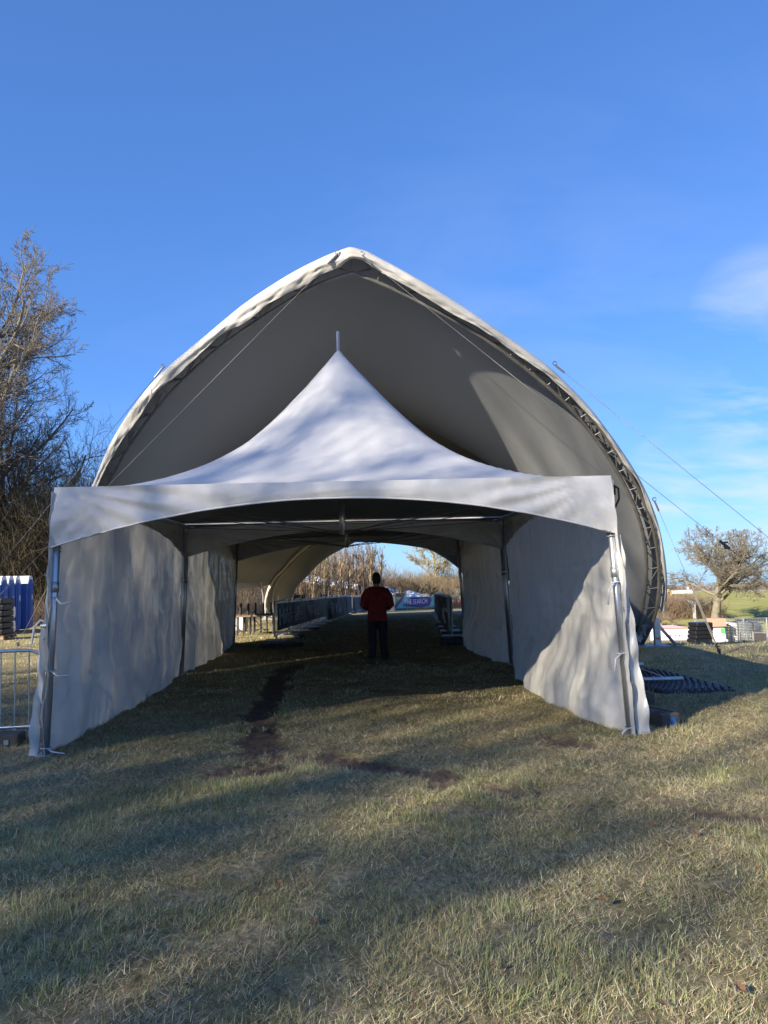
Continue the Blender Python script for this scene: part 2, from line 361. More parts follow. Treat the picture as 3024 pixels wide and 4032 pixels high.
at = me.attributes.new('mud', 'FLOAT', 'POINT'); at.data.foreach_set('value', mudm.ravel().astype(np.float32))
pst = sst(.26, .30, X / np.maximum(Y, 1)) * sst(56, 64, Y)
at = me.attributes.new('pasture', 'FLOAT', 'POINT'); at.data.foreach_set('value', pst.ravel().astype(np.float32))
gm = bpy.data.materials.new('winter_meadow'); gm.use_nodes = True; t = gm.node_tree; b = t.nodes['Principled BSDF']; b.inputs['Roughness'].default_value = .95; b.inputs['Specular IOR Level'].default_value = .1
tcn = t.nodes.new('ShaderNodeTexCoord')
def tn(scale, detail=6, rough=.6):
    n = t.nodes.new('ShaderNodeTexNoise'); n.inputs['Scale'].default_value = scale; n.inputs['Detail'].default_value = detail; n.inputs['Roughness'].default_value = rough
    t.links.new(tcn.outputs['Object'], n.inputs['Vector']); return n
def mixc(f, a, c):
    x = t.nodes.new('ShaderNodeMixRGB')
    for i, v in ((0, f), (1, a), (2, c)):
        if hasattr(v, 'links') or hasattr(v, 'is_linked'): t.links.new(v, x.inputs[i])
        else: x.inputs[i].default_value = v
    return x.outputs[0]
def rng_(o, a, c):
    r = t.nodes.new('ShaderNodeMapRange'); r.inputs[1].default_value = a; r.inputs[2].default_value = c; t.links.new(o, r.inputs[0]); return r.outputs[0]
big = tn(.35, 5); mid = tn(2.0, 8, .7); fin = tn(22, 8, .75)
c1 = mixc(rng_(big.outputs['Fac'], .40, .60), (.25, .24, .10, 1), (.42, .36, .20, 1))
c2 = mixc(rng_(mid.outputs['Fac'], .42, .62), c1, (.50, .42, .26, 1))
c3 = mixc(rng_(fin.outputs['Fac'], .35, .68), (.11, .092, .05, 1), c2)
am = t.nodes.new('ShaderNodeAttribute'); am.attribute_name = 'mud'
cm = mixc(rng_(fin.outputs['Fac'], .3, .7), (.060, .044, .034, 1), (.19, .142, .108, 1))
c4 = mixc(am.outputs['Fac'], c3, cm)
af = t.nodes.new('ShaderNodeAttribute'); af.attribute_name = 'pasture'
cp = mixc(rng_(tn(.22, 5).outputs['Fac'], .42, .6), (.25, .27, .085, 1), (.37, .34, .15, 1)); cp = mixc(rng_(fin.outputs['Fac'], .3, .7), (.17, .17, .06, 1), cp)
c5 = mixc(af.outputs['Fac'], c4, cp)
t.links.new(c5, b.inputs['Base Color'])
bp = t.nodes.new('ShaderNodeBump'); bp.inputs['Strength'].default_value = .9; bp.inputs['Distance'].default_value = .03; t.links.new(fin.outputs['Fac'], bp.inputs['Height']); t.links.new(bp.outputs[0], b.inputs['Normal'])
ground = obj('ground', me, gm); ground['kind'] = 'structure'

# grass blades: short winter turf, green tufts in matted straw
def blades(n, ymin, ymax, seed, power, wmin, hscale, lying=False):
    r = np.random.default_rng(seed)
    u = r.random(n); y = (ymin ** power + u * (ymax ** power - ymin ** power)) ** (1 / power)
    x = (r.random(n) * 2 - 1) * (y * .60 + .5)
    m, _ = mud(x, y)
    clump = fbm(x * 1.7 + 40, y * 1.7, 3); cl2 = fbm(x * 6 + 9, y * 6, 3)
    keep = (m < .25 + .5 * r.random(n) * (r.random(n) < .12)) & (r.random(n) < .18 + 1.3 * sst(.30, .60, cl2))
    x = x[keep]; y = y[keep]; clump = clump[keep]; cl2 = cl2[keep]; m = m[keep]; n = len(x)
    z = H(x, y) + ((fbm(x * .35, y * .35, 3) - .5) * .10 + (fbm(x * 2.3, y * 2.3, 4) - .5) * .05 + (fbm(x * 8, y * 8, 3) - .5) * .03) * sst(40, 12, np.hypot(x, y)) - ZOFF - .012
    tall = sst(.42, .72, clump)
    h = (.016 + .042 * r.random(n) ** 1.6 + .065 * tall * r.random(n)) * hscale
    straw = r.random(n) < np.clip(.56 + 2.2 * (fbm(x * .5 + 3, y * .5 + 8, 3) - .5) - .25 * tall + .12 * sst(6, 12, y), .1, .85)
    lean = np.where(straw, .6 + 1.05 * r.random(n), .15 + .75 * r.random(n))
    wind = 2 * math.pi * (fbm(x * .8 + 70, y * .8, 2) - .5) * 2.2
    az = np.where(r.random(n) < .45, wind + r.normal(0, .5, n), r.random(n) * 2 * math.pi)
    w = np.maximum(wmin, y * .00055) * (.7 + .6 * r.random(n))
    if lying: lean = 1.0 + .25 * r.random(n); h = .025 + .055 * r.random(n); z = z + .006 + .022 * r.random(n) ** 2; straw = r.random(n) < .72; az = r.random(n) * 2 * math.pi
    dx, dy = np.cos(az), np.sin(az); faz = az + math.pi / 2 + r.normal(0, .9, n); sx, sy = np.cos(faz) * w / 2, np.sin(faz) * w / 2
    L1 = h * .55; L2 = h * .6
    a1 = lean * .6; a2 = lean * 1.25
    mx, my, mz = x + dx * np.sin(a1) * L1, y + dy * np.sin(a1) * L1, z + np.cos(a1) * L1
    tx, ty, tz = mx + dx * np.sin(a2) * L2, my + dy * np.sin(a2) * L2, mz + np.cos(a2) * L2
    V = np.stack([np.stack([x - sx, y - sy, z], -1), np.stack([x + sx, y + sy, z], -1), np.stack([mx + sx * .8, my + sy * .8, mz], -1), np.stack([mx - sx * .8, my - sy * .8, mz], -1), np.stack([tx, ty, tz], -1)], 1)
    i = np.arange(n)[:, None] * 5
    q = i + np.array([[0, 1, 2, 3]]); tr = i + np.array([[3, 2, 4]])
    g = np.stack([.19 + .10 * r.random(n), .235 + .09 * r.random(n), .085 + .05 * r.random(n)], -1)
    s = np.stack([.58, .50, .33]) * (.5 + .7 * r.random(n))[:, None] * np.array([1, .97, .92])
    pale = np.stack([.44, .43, .25]) * (.7 + .6 * r.random(n))[:, None]
    c = np.where(straw[:, None], s, np.where((r.random(n) < .35)[:, None], pale, g))
    if lying: c = np.where((r.random(n) < .25)[:, None], np.array([.20, .14, .085]), c); V = V[:, [0, 1, 4]]; q = np.zeros((0, 4), int); tr = np.arange(n)[:, None] * 3 + np.array([[0, 1, 2]])
    c = c * (.62 + .75 * fbm(x * .9, y * .9, 3))[:, None] * (.65 + .7 * r.random(n))[:, None]
    return V, q, tr, c
Vs = []; Q = []; T = []; Cc = []; off = 0
for args in ((150000, 2.6, 7.0, 1, 1.7, .0032, 1.0), (150000, 6.5, 15.0, 2, 1.2, .004, 1.0), (80000, 13, 34, 3, 1.0, .006, 1.1), (90000, 2.6, 9.0, 4, 1.5, .0028, .62), (380000, 2.6, 10.5, 5, 1.5, .0036, 1, True)):
    v, q, tr, c = blades(*args); k = len(v)
    Vs.append(v.reshape(-1, 3)); Q.append(q + off); T.append(tr + off); m_ = v.shape[1]; Cc.append(np.repeat(c, m_, 0)); off += k * m_
gme = npmesh('grass', np.concatenate(Vs), np.concatenate(Q), np.concatenate(T), True)
ca = np.concatenate([np.concatenate(Cc), np.ones((off, 1))], 1).astype(np.float32)
at = gme.attributes.new('tint', 'FLOAT_COLOR', 'POINT'); at.data.foreach_set('color', ca.ravel())
grass = obj('grass', gme, attr_mat('grass_blades', 'tint', .75, .12, .2))
tag(grass, 'short winter grass, green tufts among dry straw', 'grass', kind='stuff')

# ------------------------------------------------------------------ bare trees, grown level by level
def nrm(v): return v / np.maximum(np.linalg.norm(v, axis=-1, keepdims=True), 1e-9)
def grow(r, start, dirs, length, r0, r1, k, wander, tropism):
    """N polylines of k points at once"""
    n = len(start); p = start.copy(); d = nrm(dirs); pts = [p]; step = (length / (k - 1))[:, None]
    for i in range(k - 1):
        d = nrm(d + r.normal(0, wander, (n, 3)) + np.array([0, 0, tropism])); p = p + d * step; pts.append(p)
    Pp = np.stack(pts, 1); t = np.linspace(0, 1, k)[None, :]
    return Pp, r0[:, None] * (1 - t) + r1[:, None] * t
def tubes(levels):
    """levels: list of (P (N,k,3), R (N,k), sides)"""
    vs = []; qs = []; off = 0
    for Pp, Rr, n in levels:
        N, k, _ = Pp.shape; tng = nrm(np.gradient(Pp, axis=1))
        ref = np.where(np.abs(tng[..., 2:3]) > .9, np.array([1., 0, 0]), np.array([0, 0, 1.]))
        u = nrm(np.cross(tng, ref)); w = np.cross(tng, u)
        a = np.arange(n) * 2 * math.pi / n
        ring = Pp[:, :, None, :] + (u[:, :, None, :] * np.cos(a)[:, None] + w[:, :, None, :] * np.sin(a)[:, None]) * Rr[:, :, None, None]
        vs.append(ring.reshape(-1, 3)); base = np.arange(N)[:, None, None] * k * n + np.arange(k - 1)[None, :, None] * n + off
        j = np.arange(n)[None, None, :]; j2 = (j + 1) % n
        qs.append(np.stack([base + j, base + j2, base + n + j2, base + n + j], -1).reshape(-1, 4)); off += N * k * n
    return np.concatenate(vs), np.concatenate(qs)
def bare_tree(seed, height, trunk_r, spec, lean=(0, 0), trunk_frac=.45, flare=1.5, rmin=.005, thick=.022):
    """spec: per level (children, length ratio, angle deg, points, sides, wander, tropism, tmin)"""
    r = np.random.default_rng(seed)
    tl = height * trunk_frac; k = 9
    d = np.array([[lean[0], lean[1], 1.0]])
    Pp, Rr = grow(r, np.zeros((1, 3)), d, np.array([tl]), np.array([trunk_r]), np.array([trunk_r * .55]), k, .05, .02)
    Rr[0, 0] *= flare; Rr[0, 1] *= 1 + (flare - 1) * .3
    levels = [(Pp, Rr, 9)]; L = np.array([height * .62])
    for (m, ratio, ang, kk, sides, wander, trop, tmin) in spec:
        N, kp, _ = Pp.shape; n = N * m; par = np.repeat(np.arange(N), m)
        tt = tmin + (1 - tmin) * ((np.tile(np.arange(m), N) + r.random(n)) / m); tt = np.clip(tt, 0, .999)
        f = tt * (kp - 1); i = f.astype(int); fr = (f - i)[:, None]
        s = Pp[par, i] * (1 - fr) + Pp[par, i + 1] * fr; tg = nrm(Pp[par, i + 1] - Pp[par, i]); rad = Rr[par, i] * (1 - fr[:, 0]) + Rr[par, i + 1] * fr[:, 0]
        rv = nrm(np.cross(tg, r.normal(0, 1, (n, 3)))); a = np.radians(ang * (.65 + .6 * r.random(n)))[:, None]
        dd = tg * np.cos(a) + rv * np.sin(a)
        ln = L[par] * ratio * (.65 + .55 * r.random(n)) * (1.12 - .45 * tt)
        r0 = np.minimum(rad * (.45 + .25 * r.random(n)), ln * thick); r0 = np.maximum(r0, rmin)
        Pn, Rn = grow(r, s, dd, ln, r0, np.maximum(r0 * .28, rmin * .6), kk, wander, trop)
        levels.append((Pn, Rn, sides)); Pp, Rr, L = Pn, Rn, ln
    return levels
def tree_mesh(name, levels, m, split=True):
    a = tubes(levels[:1]); b = tubes(levels[1:])
    mt = npmesh(name + '_trunk', *a[:1], a[1]); mc = npmesh(name + '_crown', b[0], b[1])
    mt.materials.append(m); mc.materials.append(m); return mt, mc
def plant(name, meshes, label, loc, rz=0, group=None, scale=1.0, cat='tree'):
    o = thing(name, label, cat, loc, rz, group); o.scale = (scale, scale, scale) if not hasattr(scale, '__len__') else scale
    obj('trunk', meshes[0], None, o); obj('crown', meshes[1], None, o); return o
def gz(x, y): return float(H(x, y))

SP_BIG = [(17, .62, 56, 10, 5, .13, .06, .22), (9, .50, 44, 8, 4, .15, .04, .12), (8, .50, 40, 6, 3, .16, .03, .12), (7, .52, 36, 4, 3, .17, .03, .12), (4, .55, 30, 3, 3, .15, .04, .15)]
SP_OAK = [(18, .62, 60, 11, 7, .15, .055, .42), (11, .46, 50, 8, 5, .22, .05, .2), (8, .46, 48, 6, 4, .22, .04, .2), (7, .46, 44, 4, 3, .22, .04, .15), (3, .55, 40, 3, 3, .2, .04, .2)]
SP_SAP = [(13, .26, 32, 5, 4, .10, .12, .25), (6, .42, 34, 4, 3, .14, .08, .2), (4, .45, 32, 3, 3, .15, .06, .2)]
SP_BUSH = [(12, .62, 36, 7, 4, .12, .08, .02), (8, .45, 38, 5, 3, .16, .06, .15), (8, .42, 36, 3, 3, .18, .05, .15)]

SP_DOME = [(15, .62, 46, 11, 6, .10, .05, .30), (9, .50, 42, 8, 4, .13, .05, .10), (8, .48, 40, 6, 3, .15, .04, .08), (8, .50, 36, 4, 3, .16, .03, .08), (3, .55, 30, 3, 3, .15, .04, .15)]
big_a = tree_mesh('big_a', bare_tree(13, 18, .38, SP_DOME, trunk_frac=.55, rmin=.0075), M['bark_grey'])
big_b = big_a
def top_at(px, py, y):                                 # ground point under a pixel column at depth y
    p = P(px, py, y); return (p[0], y, gz(p[0], y) - .1)
plant('bare_tree', big_a, 'tall bare tree at the left edge with branches arching right over the toilets', top_at(-345, 2400, 38), .4, scale=1.47)
plant('bare_tree', big_b, 'lower bare tree spreading its twigs towards the white tents at the left', top_at(-30, 2400, 43), 2.2, scale=1.04)
plant('bare_tree', big_b, 'bare tree behind the blue toilets, its crown merging into the thicket', top_at(-320, 2400, 48), 4.0, scale=1.3)
plant('bare_tree', big_a, 'bare tree crown filling in behind the tall one at the left edge', top_at(-210, 2400, 41), 5.1, scale=1.32)
far_l = tree_mesh('far_l', bare_tree(31, 9, .2, SP_BIG[:4], trunk_frac=.75, rmin=.014), M['bark_pale'])
plant('bare_tree', far_l, 'small sunlit bare tree just left of the arched tent edge', top_at(335, 2300, 66), .3, scale=1.25)
plant('bare_tree', far_l, 'small sunlit bare tree farther left behind the marquee corner', top_at(262, 2300, 70), 1.9, scale=1.15)

def thicket(name, n, xr, yr, h, seed, m, label, curve=.16, trop=.12, rad=.012, twigs=3, base=None, hvar=.6, so=False, hx=None):
    r = np.random.default_rng(seed); x = r.uniform(*xr, n); y = r.uniform(*yr, n)
    if hx is not None: h = h * np.interp(x, *hx)
    if so: s_, o_ = x, y; ca, sa = math.cos(R_(SUN_AZ)), math.sin(R_(SUN_AZ)); x, y = sa * s_ + ca * o_, ca * s_ - sa * o_
    st = np.stack([x, y, H(x, y) - .05], -1); dd = r.normal(0, .28, (n, 3)); dd[:, 2] = 1
    ln = h * (1 - hvar / 2 + hvar * (r.random(n) - .2)) * ((.6 + .8 * fbm(x * .25, y * .25, 3)) if not so else (.85 + .3 * fbm(x * .25, y * .25, 3)))
    a = grow(r, st, dd, ln, np.full(n, rad), np.full(n, rad * .3), 6, curve, trop)
    L = [(a[0], a[1], 3)]
    if twigs:
        par = np.repeat(np.arange(n), twigs); k = len(par); f = r.uniform(1.0, 4.9, k); i = f.astype(int); fr = (f - i)[:, None]
        s = a[0][par, i] * (1 - fr) + a[0][par, i + 1] * fr; d2 = nrm(a[0][par, i + 1] - a[0][par, i]) + r.normal(0, .55, (k, 3))
        b = grow(r, s, d2, ln[par] * r.uniform(.15, .4, k), np.full(k, rad * .6), np.full(k, rad * .25), 4, .2, .05); L.append((b[0], b[1], 3))
    v, q = tubes(L); o = obj(name, npmesh(name, v, q), m); return tag(o, label, 'undergrowth', kind='stuff')
thicket('undergrowth', 11000, (-34, -12), (41, 51), 8.4, 5, M['bark_scrub'], 'dense olive brown thicket of bare shrubs behind the blue toilets', .22, .06, .016, 4)
thicket('undergrowth', 5000, (-36, -8), (37.5, 41), 1.5, 6, M['bramble'], 'low purple brown brambles along the edge of the left wood', .3, .0, .012, 3)
thicket('woodland', 2600, (-22, 8), (70.5, 84), 6.6, 8, M['bark_red'], 'mass of thin reddish saplings filling the wood behind the fence', .05, .16, .018, 4, hvar=.4, hx=((-22, -6, -1, 1, 8), (1.05, .92, .66, .48, .42)))
thicket('undergrowth', 4200, (-22, 14), (63, 66), .85, 9, M['bramble'], 'low dark brush along the foot of the wood behind the banners', .28, .02, .012, 2)
thicket('undergrowth', 4200, (1, 16), (72, 86), 3.0, 10, M['bark_olive'], 'olive brown scrub behind the colourful banner', .22, .06, .017, 4)
thicket('undergrowth', 2600, (26.5, 33), (74, 82), 2.1, 12, M['bark_red'], 'reddish hedge at the right edge below the green hill', .22, .04, .015, 4)

saps = [tree_mesh('sap%d' % i, bare_tree(50 + i, 6.2, .055, SP_SAP, lean=((i % 3 - 1) * .05, 0), trunk_frac=.92, flare=1.1, rmin=.012), M['bark_red'] if i % 5 else M['bark_pale']) for i in range(5)]
r = np.random.default_rng(77)
for i in range(72):
    y = r.uniform(63, 69); x = y * ((r.uniform(1135, 1500) - CX) / F)
    plant('sapling', saps[i % 5], 'thin upright bare sapling in the wood behind the dark banner fence', (x, y, gz(x, y)), r.uniform(0, 6.28), 'saplings at the edge of the wood', (r.uniform(.8, 1.15),) * 2 + (r.uniform(.72, 1.0),))
bush = tree_mesh('bush', bare_tree(90, 4.2, .06, SP_BUSH, trunk_frac=.25, rmin=.012), M['bark_olive'])
for px, y, sc, lab in ((1560, 68, 1.15, 'rounded olive shrub just right of the person above the banner'), (1640, 70, 1.25, 'wide olive shrub above the lettering of the colourful banner'), (1690, 69, 1.1, 'olive shrub below the tall pale tree'), (1850, 73, 1.2, 'olive shrub above the red banner')):
    p = P(px, 2350, y); plant('shrub', bush, lab, (p[0], y, gz(p[0], y)), px * .1, scale=sc, cat='shrub')
pale = tree_mesh('pale', bare_tree(64, 8.6, .16, SP_BIG[:4], trunk_frac=.8, rmin=.014), M['bark_pale'])
p = P(1722, 2360, 78); plant('bare_tree', pale, 'tall pale bare tree rising over the scrub near the tunnel opening', (p[0], 78, gz(p[0], 78)), 1.2, scale=1.12)
blos = tree_mesh('blos', bare_tree(71, 3.0, .05, SP_BUSH, trunk_frac=.3, rmin=.014), M['blossom'])
p = P(1795, 2380, 66); plant('blossoming_shrub', blos, 'pale blossoming shrub above the red banner', (p[0], 66, gz(p[0], 66)), .5, scale=.95, cat='shrub')
oak = tree_mesh('oak', bare_tree(118, 12.2, .31, SP_OAK, trunk_frac=.36, flare=1.5, rmin=.008, thick=.035), M['bark_oak'])
p = gnd(2818, 2462)
p = gnd(2818, 2462); plant('oak_tree', oak, 'big spreading bare oak standing in the sunny field on the right', (p[0], p[1], p[2] - .1), 2.6, scale=(1.32, 1.32, 1.16))
fieldbush = tree_mesh('fieldbush', bare_tree(93, 3.0, .05, SP_BUSH, trunk_frac=.2), M['bark_red'])
p = gnd(2650, 2468); plant('shrub', fieldbush, 'round reddish bush in the field beside the foot of the arched tent', (p[0], p[1], p[2]), 0, scale=(1.3, 1.3, .85), cat='shrub')
p = gnd(2605, 2462); plant('shrub', fieldbush, 'smaller bush half hidden behind the hem of the arched tent', (p[0], p[1], p[2]), 2, scale=(1.1, 1.1, .8), cat='shrub')
# the wood goes on behind the viewer on the left; it shades the near meadow
for i, (x, y, sc) in enumerate([(-26, -3, .8), (-31, 5, .8)]):
    plant('bare_tree', big_a if i % 2 else big_b, ('nearer' if i == 0 else 'farther') + ' single bare tree standing behind the viewer', (x, y, 0), i * 1.3, 'trees behind the viewer', sc)
thicket('woodland', 18, (-48, -34), (-5.6, -2.3), 22, 40, M['bark_dark'], 'tall young wood behind the viewer', .06, .10, .06, 14, hvar=.25, so=True)
thicket('woodland', 16, (-48, -34), (-2.3, 10), 20.5, 43, M['bark_dark'], 'thin right end of the wood behind the viewer', .06, .10, .06, 14, hvar=.3, so=True)
thicket('woodland', 140, (-48, -34), (-11, -5.6), 24.6, 41, M['bark_dark'], 'tallest wood behind the viewer on the left', .06, .10, .06, 16, hvar=.12, so=True)
thicket('woodland', 26, (-48, -34), (-18, -11), 22, 42, M['bark_dark'], 'outer end of the wood behind the viewer', .06, .10, .06, 14, hvar=.3, so=True)

# ------------------------------------------------------------------ frame marquees (two square peaked canopies in a row)
TRZ = R_(2.3); HALF_E, HALF_B, EAVE, PEAK, BAY = 2.965, 3.08, 2.785, 5.17, 6.1
def canopy_pts(n=61):
    a = np.linspace(-1, 1, n); x, y = np.meshgrid(a, a, indexing='ij')
    rn = np.maximum(abs(x), abs(y)); rc = np.hypot(x, y); w = sst(.0, 1.0, rn)
    rr = rn * w + rc * .86 * (1 - w); rr = np.clip(rr, 0, 1)
    g = np.clip(1 - rr, 0, 1) ** 1.84
    z = EAVE + (PEAK - EAVE) * g
    ang = np.arctan2(y, x)
    z += .008 * np.sin(ang * 26 + 3 * rn) * rn * (1 - rn) * 3 + (fbm(x * 4 + 9, y * 4, 3) - .5) * .03 * (1 - rn)
    return np.stack([x * HALF_E, BAY / 2 + y * (BAY / 2 - .03), z], -1)
def valance(axis_x, at, sign, drop0=.18, dropc=.46, n=90, m=14, seed=0, front=False):
    s = np.linspace(-1, 1, n)[:, None]; v = np.linspace(0, 1, m)[None, :]
    drop = drop0 + dropc * np.abs(s) ** 2.0
    # creases fan out from the tied corners
    w = np.zeros((n, m))
    for c in (-1, 1):
        dxs = (s - c) * c * -1; ang = np.arctan2(v * drop + .05, dxs * 3 + .03); rad = np.hypot(dxs * 3, v * drop)
        w += np.sin(ang * 34 + 3 * c + 5 * (fbm(rad * 1.5 + seed, ang * 4, 2))) * .019 * sst(.1, .5, rad) * sst(2.4, .9, rad)
    w += (fbm(s * 5 + seed, v * 2 + s * 3, 3) - .5) * .05 * v
    w += np.sin(v * math.pi) * .02
    z = EAVE + .01 - v * drop - .0 * s
    o = .015 + w + .02 * v
    L = np.broadcast_to(s * (HALF_E + .02), (n, m)) * (1 + v * .012); z = np.broadcast_to(z, (n, m))
    if axis_x: return np.stack([L, at + sign * o, z], -1)
    return np.stack([at + sign * o, BAY / 2 + L / HALF_E * (BAY / 2 - .02), z], -1)
def sidewall(side, y0, y1, seed, nu=170, nv=90):
    u = np.linspace(0, 1, nu)[:, None]; v = np.linspace(0, 1, nv)[None, :]    # v 0 top .. 1 ground
    y = np.broadcast_to(y0 + (y1 - y0) * u, (nu, nv)); top = EAVE - .05; z = np.broadcast_to(top * (1 - v) + .01, (nu, nv)).copy()
    base = HALF_E + .03 + (HALF_B - HALF_E + .02) * v
    d = .05 * np.sin(math.pi * u) * np.sin(math.pi * v * .8 + .2)
    # hanging pleats, wider below, and creases that pull from the lashings on the poles
    d = d + (fbm(u * 16 + seed, v * 1.2 + seed, 3) - .5) * .15 * (.35 + .65 * v)
    d = d + np.sin(u * 70 + 9 * fbm(u * 5, v * 2 + seed, 2)) * .006 + (fbm(u * 38 + seed, v * 1.6 + 2 * u, 3) - .5) * .035
    d = d + (fbm(u * 9 + v * 4 + seed, v * 6 - u * 5, 3) - .5) * .09 * sst(.1, .5, v)
    for cu in (.14, .29, .43, .57, .71, .86): d = d + .007 * np.exp(-((u - cu - .004 * np.sin(v * 9 + cu * 20)) / .0085) ** 2)
    for cv in (.34, .56, .78): d = d + .007 * np.exp(-((v - cv - .006 * np.sin(u * 14 + cv * 9)) / .014) ** 2)
    for (cu, cv, k) in ((0, .48, 1), (1, .46, 1), (0, .98, .7), (1, .98, .7), (0, .05, .5), (1, .05, .5)):
        du = (u - cu) * 6.1; dv = (v - cv) * top; ang = np.arctan2(dv, np.abs(du) + .02); rad = np.hypot(du, dv)
        d = d + k * np.sin(ang * 12 + 7 * vn(ang * 2.3 + seed, rad * 1.1)) * .010 * sst(.15, .7, rad) * sst(2.6, .7, rad)
    d = d + (fbm(u * 40 + seed * 3, v * 18, 2) - .5) * .022
    if side > 0: d = d + .38 * sst(.45, 1, v) ** 2 * np.sin(math.pi * np.clip(u * .95 + .04, 0, 1)) ** .8 * (1 if y0 < 3 else .35)
    else: d = d + .10 * sst(.6, 1, v) * np.sin(math.pi * u) + (.22 * sst(.35, .75, v) * sst(.45, 1.0, u) * (1 if y0 > 3 else 0))
    z[:, -1] = -.04; z = z + .03 * (fbm(u * 9 + seed, v * 0 + 1, 2) - .5) * sst(.8, 1, v)
    x = side * (base - d)
    return np.stack([x, y, z], -1)
def marquee(label, oy, seed, first):
    ax = Vector((-math.sin(TRZ), math.cos(TRZ), 0)); o0 = Vector((-.5, 8.06, 0)) + ax * oy
    t = thing('marquee', label, 'tent', o0, TRZ)
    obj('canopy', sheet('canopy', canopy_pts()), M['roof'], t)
    for nm, args in (('f', (True, 0.0, -1)), ('b', (True, BAY, 1)), ('l', (False, -HALF_E, -1)), ('r', (False, HALF_E, 1))):
        if nm in 'lr': pass
        vp = valance(*args, seed=seed + ord(nm)); vo = obj('valance', sheet('valance', vp), M['valance'], t)
        obj('hem_cord', pymesh('hem_cord', tube(vp[::2, -1], .011, 6), True), M['roof'], vo)
    # legs with a sleeve, an eave rail on all sides, a hanging king post held by cables
    for sx in (-1, 1):
        for yy in (.05, BAY - .05):
            lg = obj('leg', pymesh('leg', tube([(sx * HALF_B, yy, 0), (sx * (HALF_E - .01), yy, EAVE - .06)], .038, 14), True), M['alu'], t)
            a = Vector((sx * HALF_B, yy, 0)); b = Vector((sx * (HALF_E - .01), yy, EAVE - .06))
            obj('sleeve', pymesh('sleeve', tube([a.lerp(b, .62), a.lerp(b, .66)], .046, 12), True), M['galv'], lg)
            obj('foot_plate', bevbox('foot_plate', sx * HALF_B, yy, .012, .16, .16, .018, .004, 1), M['galv'], lg)
            obj('corner_joint', pymesh('corner_joint', join(tube([b - Vector((0, 0, .14)), b + Vector((0, 0, .03))], .048, 10), tube([b, b - Vector((sx * .16, 0, 0))], .044, 10)), True), M['galv'], lg)
    for yy in (.05, BAY - .05): obj('eave_rail', pymesh('eave_rail', tube([(-HALF_E + .03, yy, EAVE - .05), (HALF_E - .03, yy, EAVE - .05)], .03, 10), True), M['alu'], t)
    for sx in (-1, 1): obj('eave_rail', pymesh('eave_rail', tube([(sx * (HALF_E - .03), .05, EAVE - .05), (sx * (HALF_E - .03), BAY - .05, EAVE - .05)], .03, 10), True), M['alu'], t)
    obj('king_post', pymesh('king_post', join(tube([(0, BAY / 2, EAVE - .42), (0, BAY / 2, EAVE + .1)], .045, 12), tube([(0, BAY / 2, EAVE), (0, BAY / 2, PEAK + .26)], .027, 12)), True), M['alu'], t)
    for sx in (-1, 1):
        for yy in (.05, BAY - .05):
            rod('cable', (sx * (HALF_E - .05), yy, EAVE - .08), (0, BAY / 2, EAVE - .38), .007, M['cable'], t)
            rod('cable', (sx * (HALF_E - .4), yy + (.35 if yy < 1 else -.35), EAVE + .05), (sx * .02, BAY / 2, EAVE - .40), .006, M['cable'], t)
    for side in (-1, 1):
        y0 = -.06 if first else .12
        w = obj('side_wall', sheet('side_wall', sidewall(side, y0, BAY - .02, seed + side * 3)), M['wall'], t)
    return t
mq = marquee('front white peaked marquee facing the viewer, with a scalloped valance', 0, 1, True)
marquee('second white marquee joined behind the front one, darkening the passage', BAY + .06, 5, False)
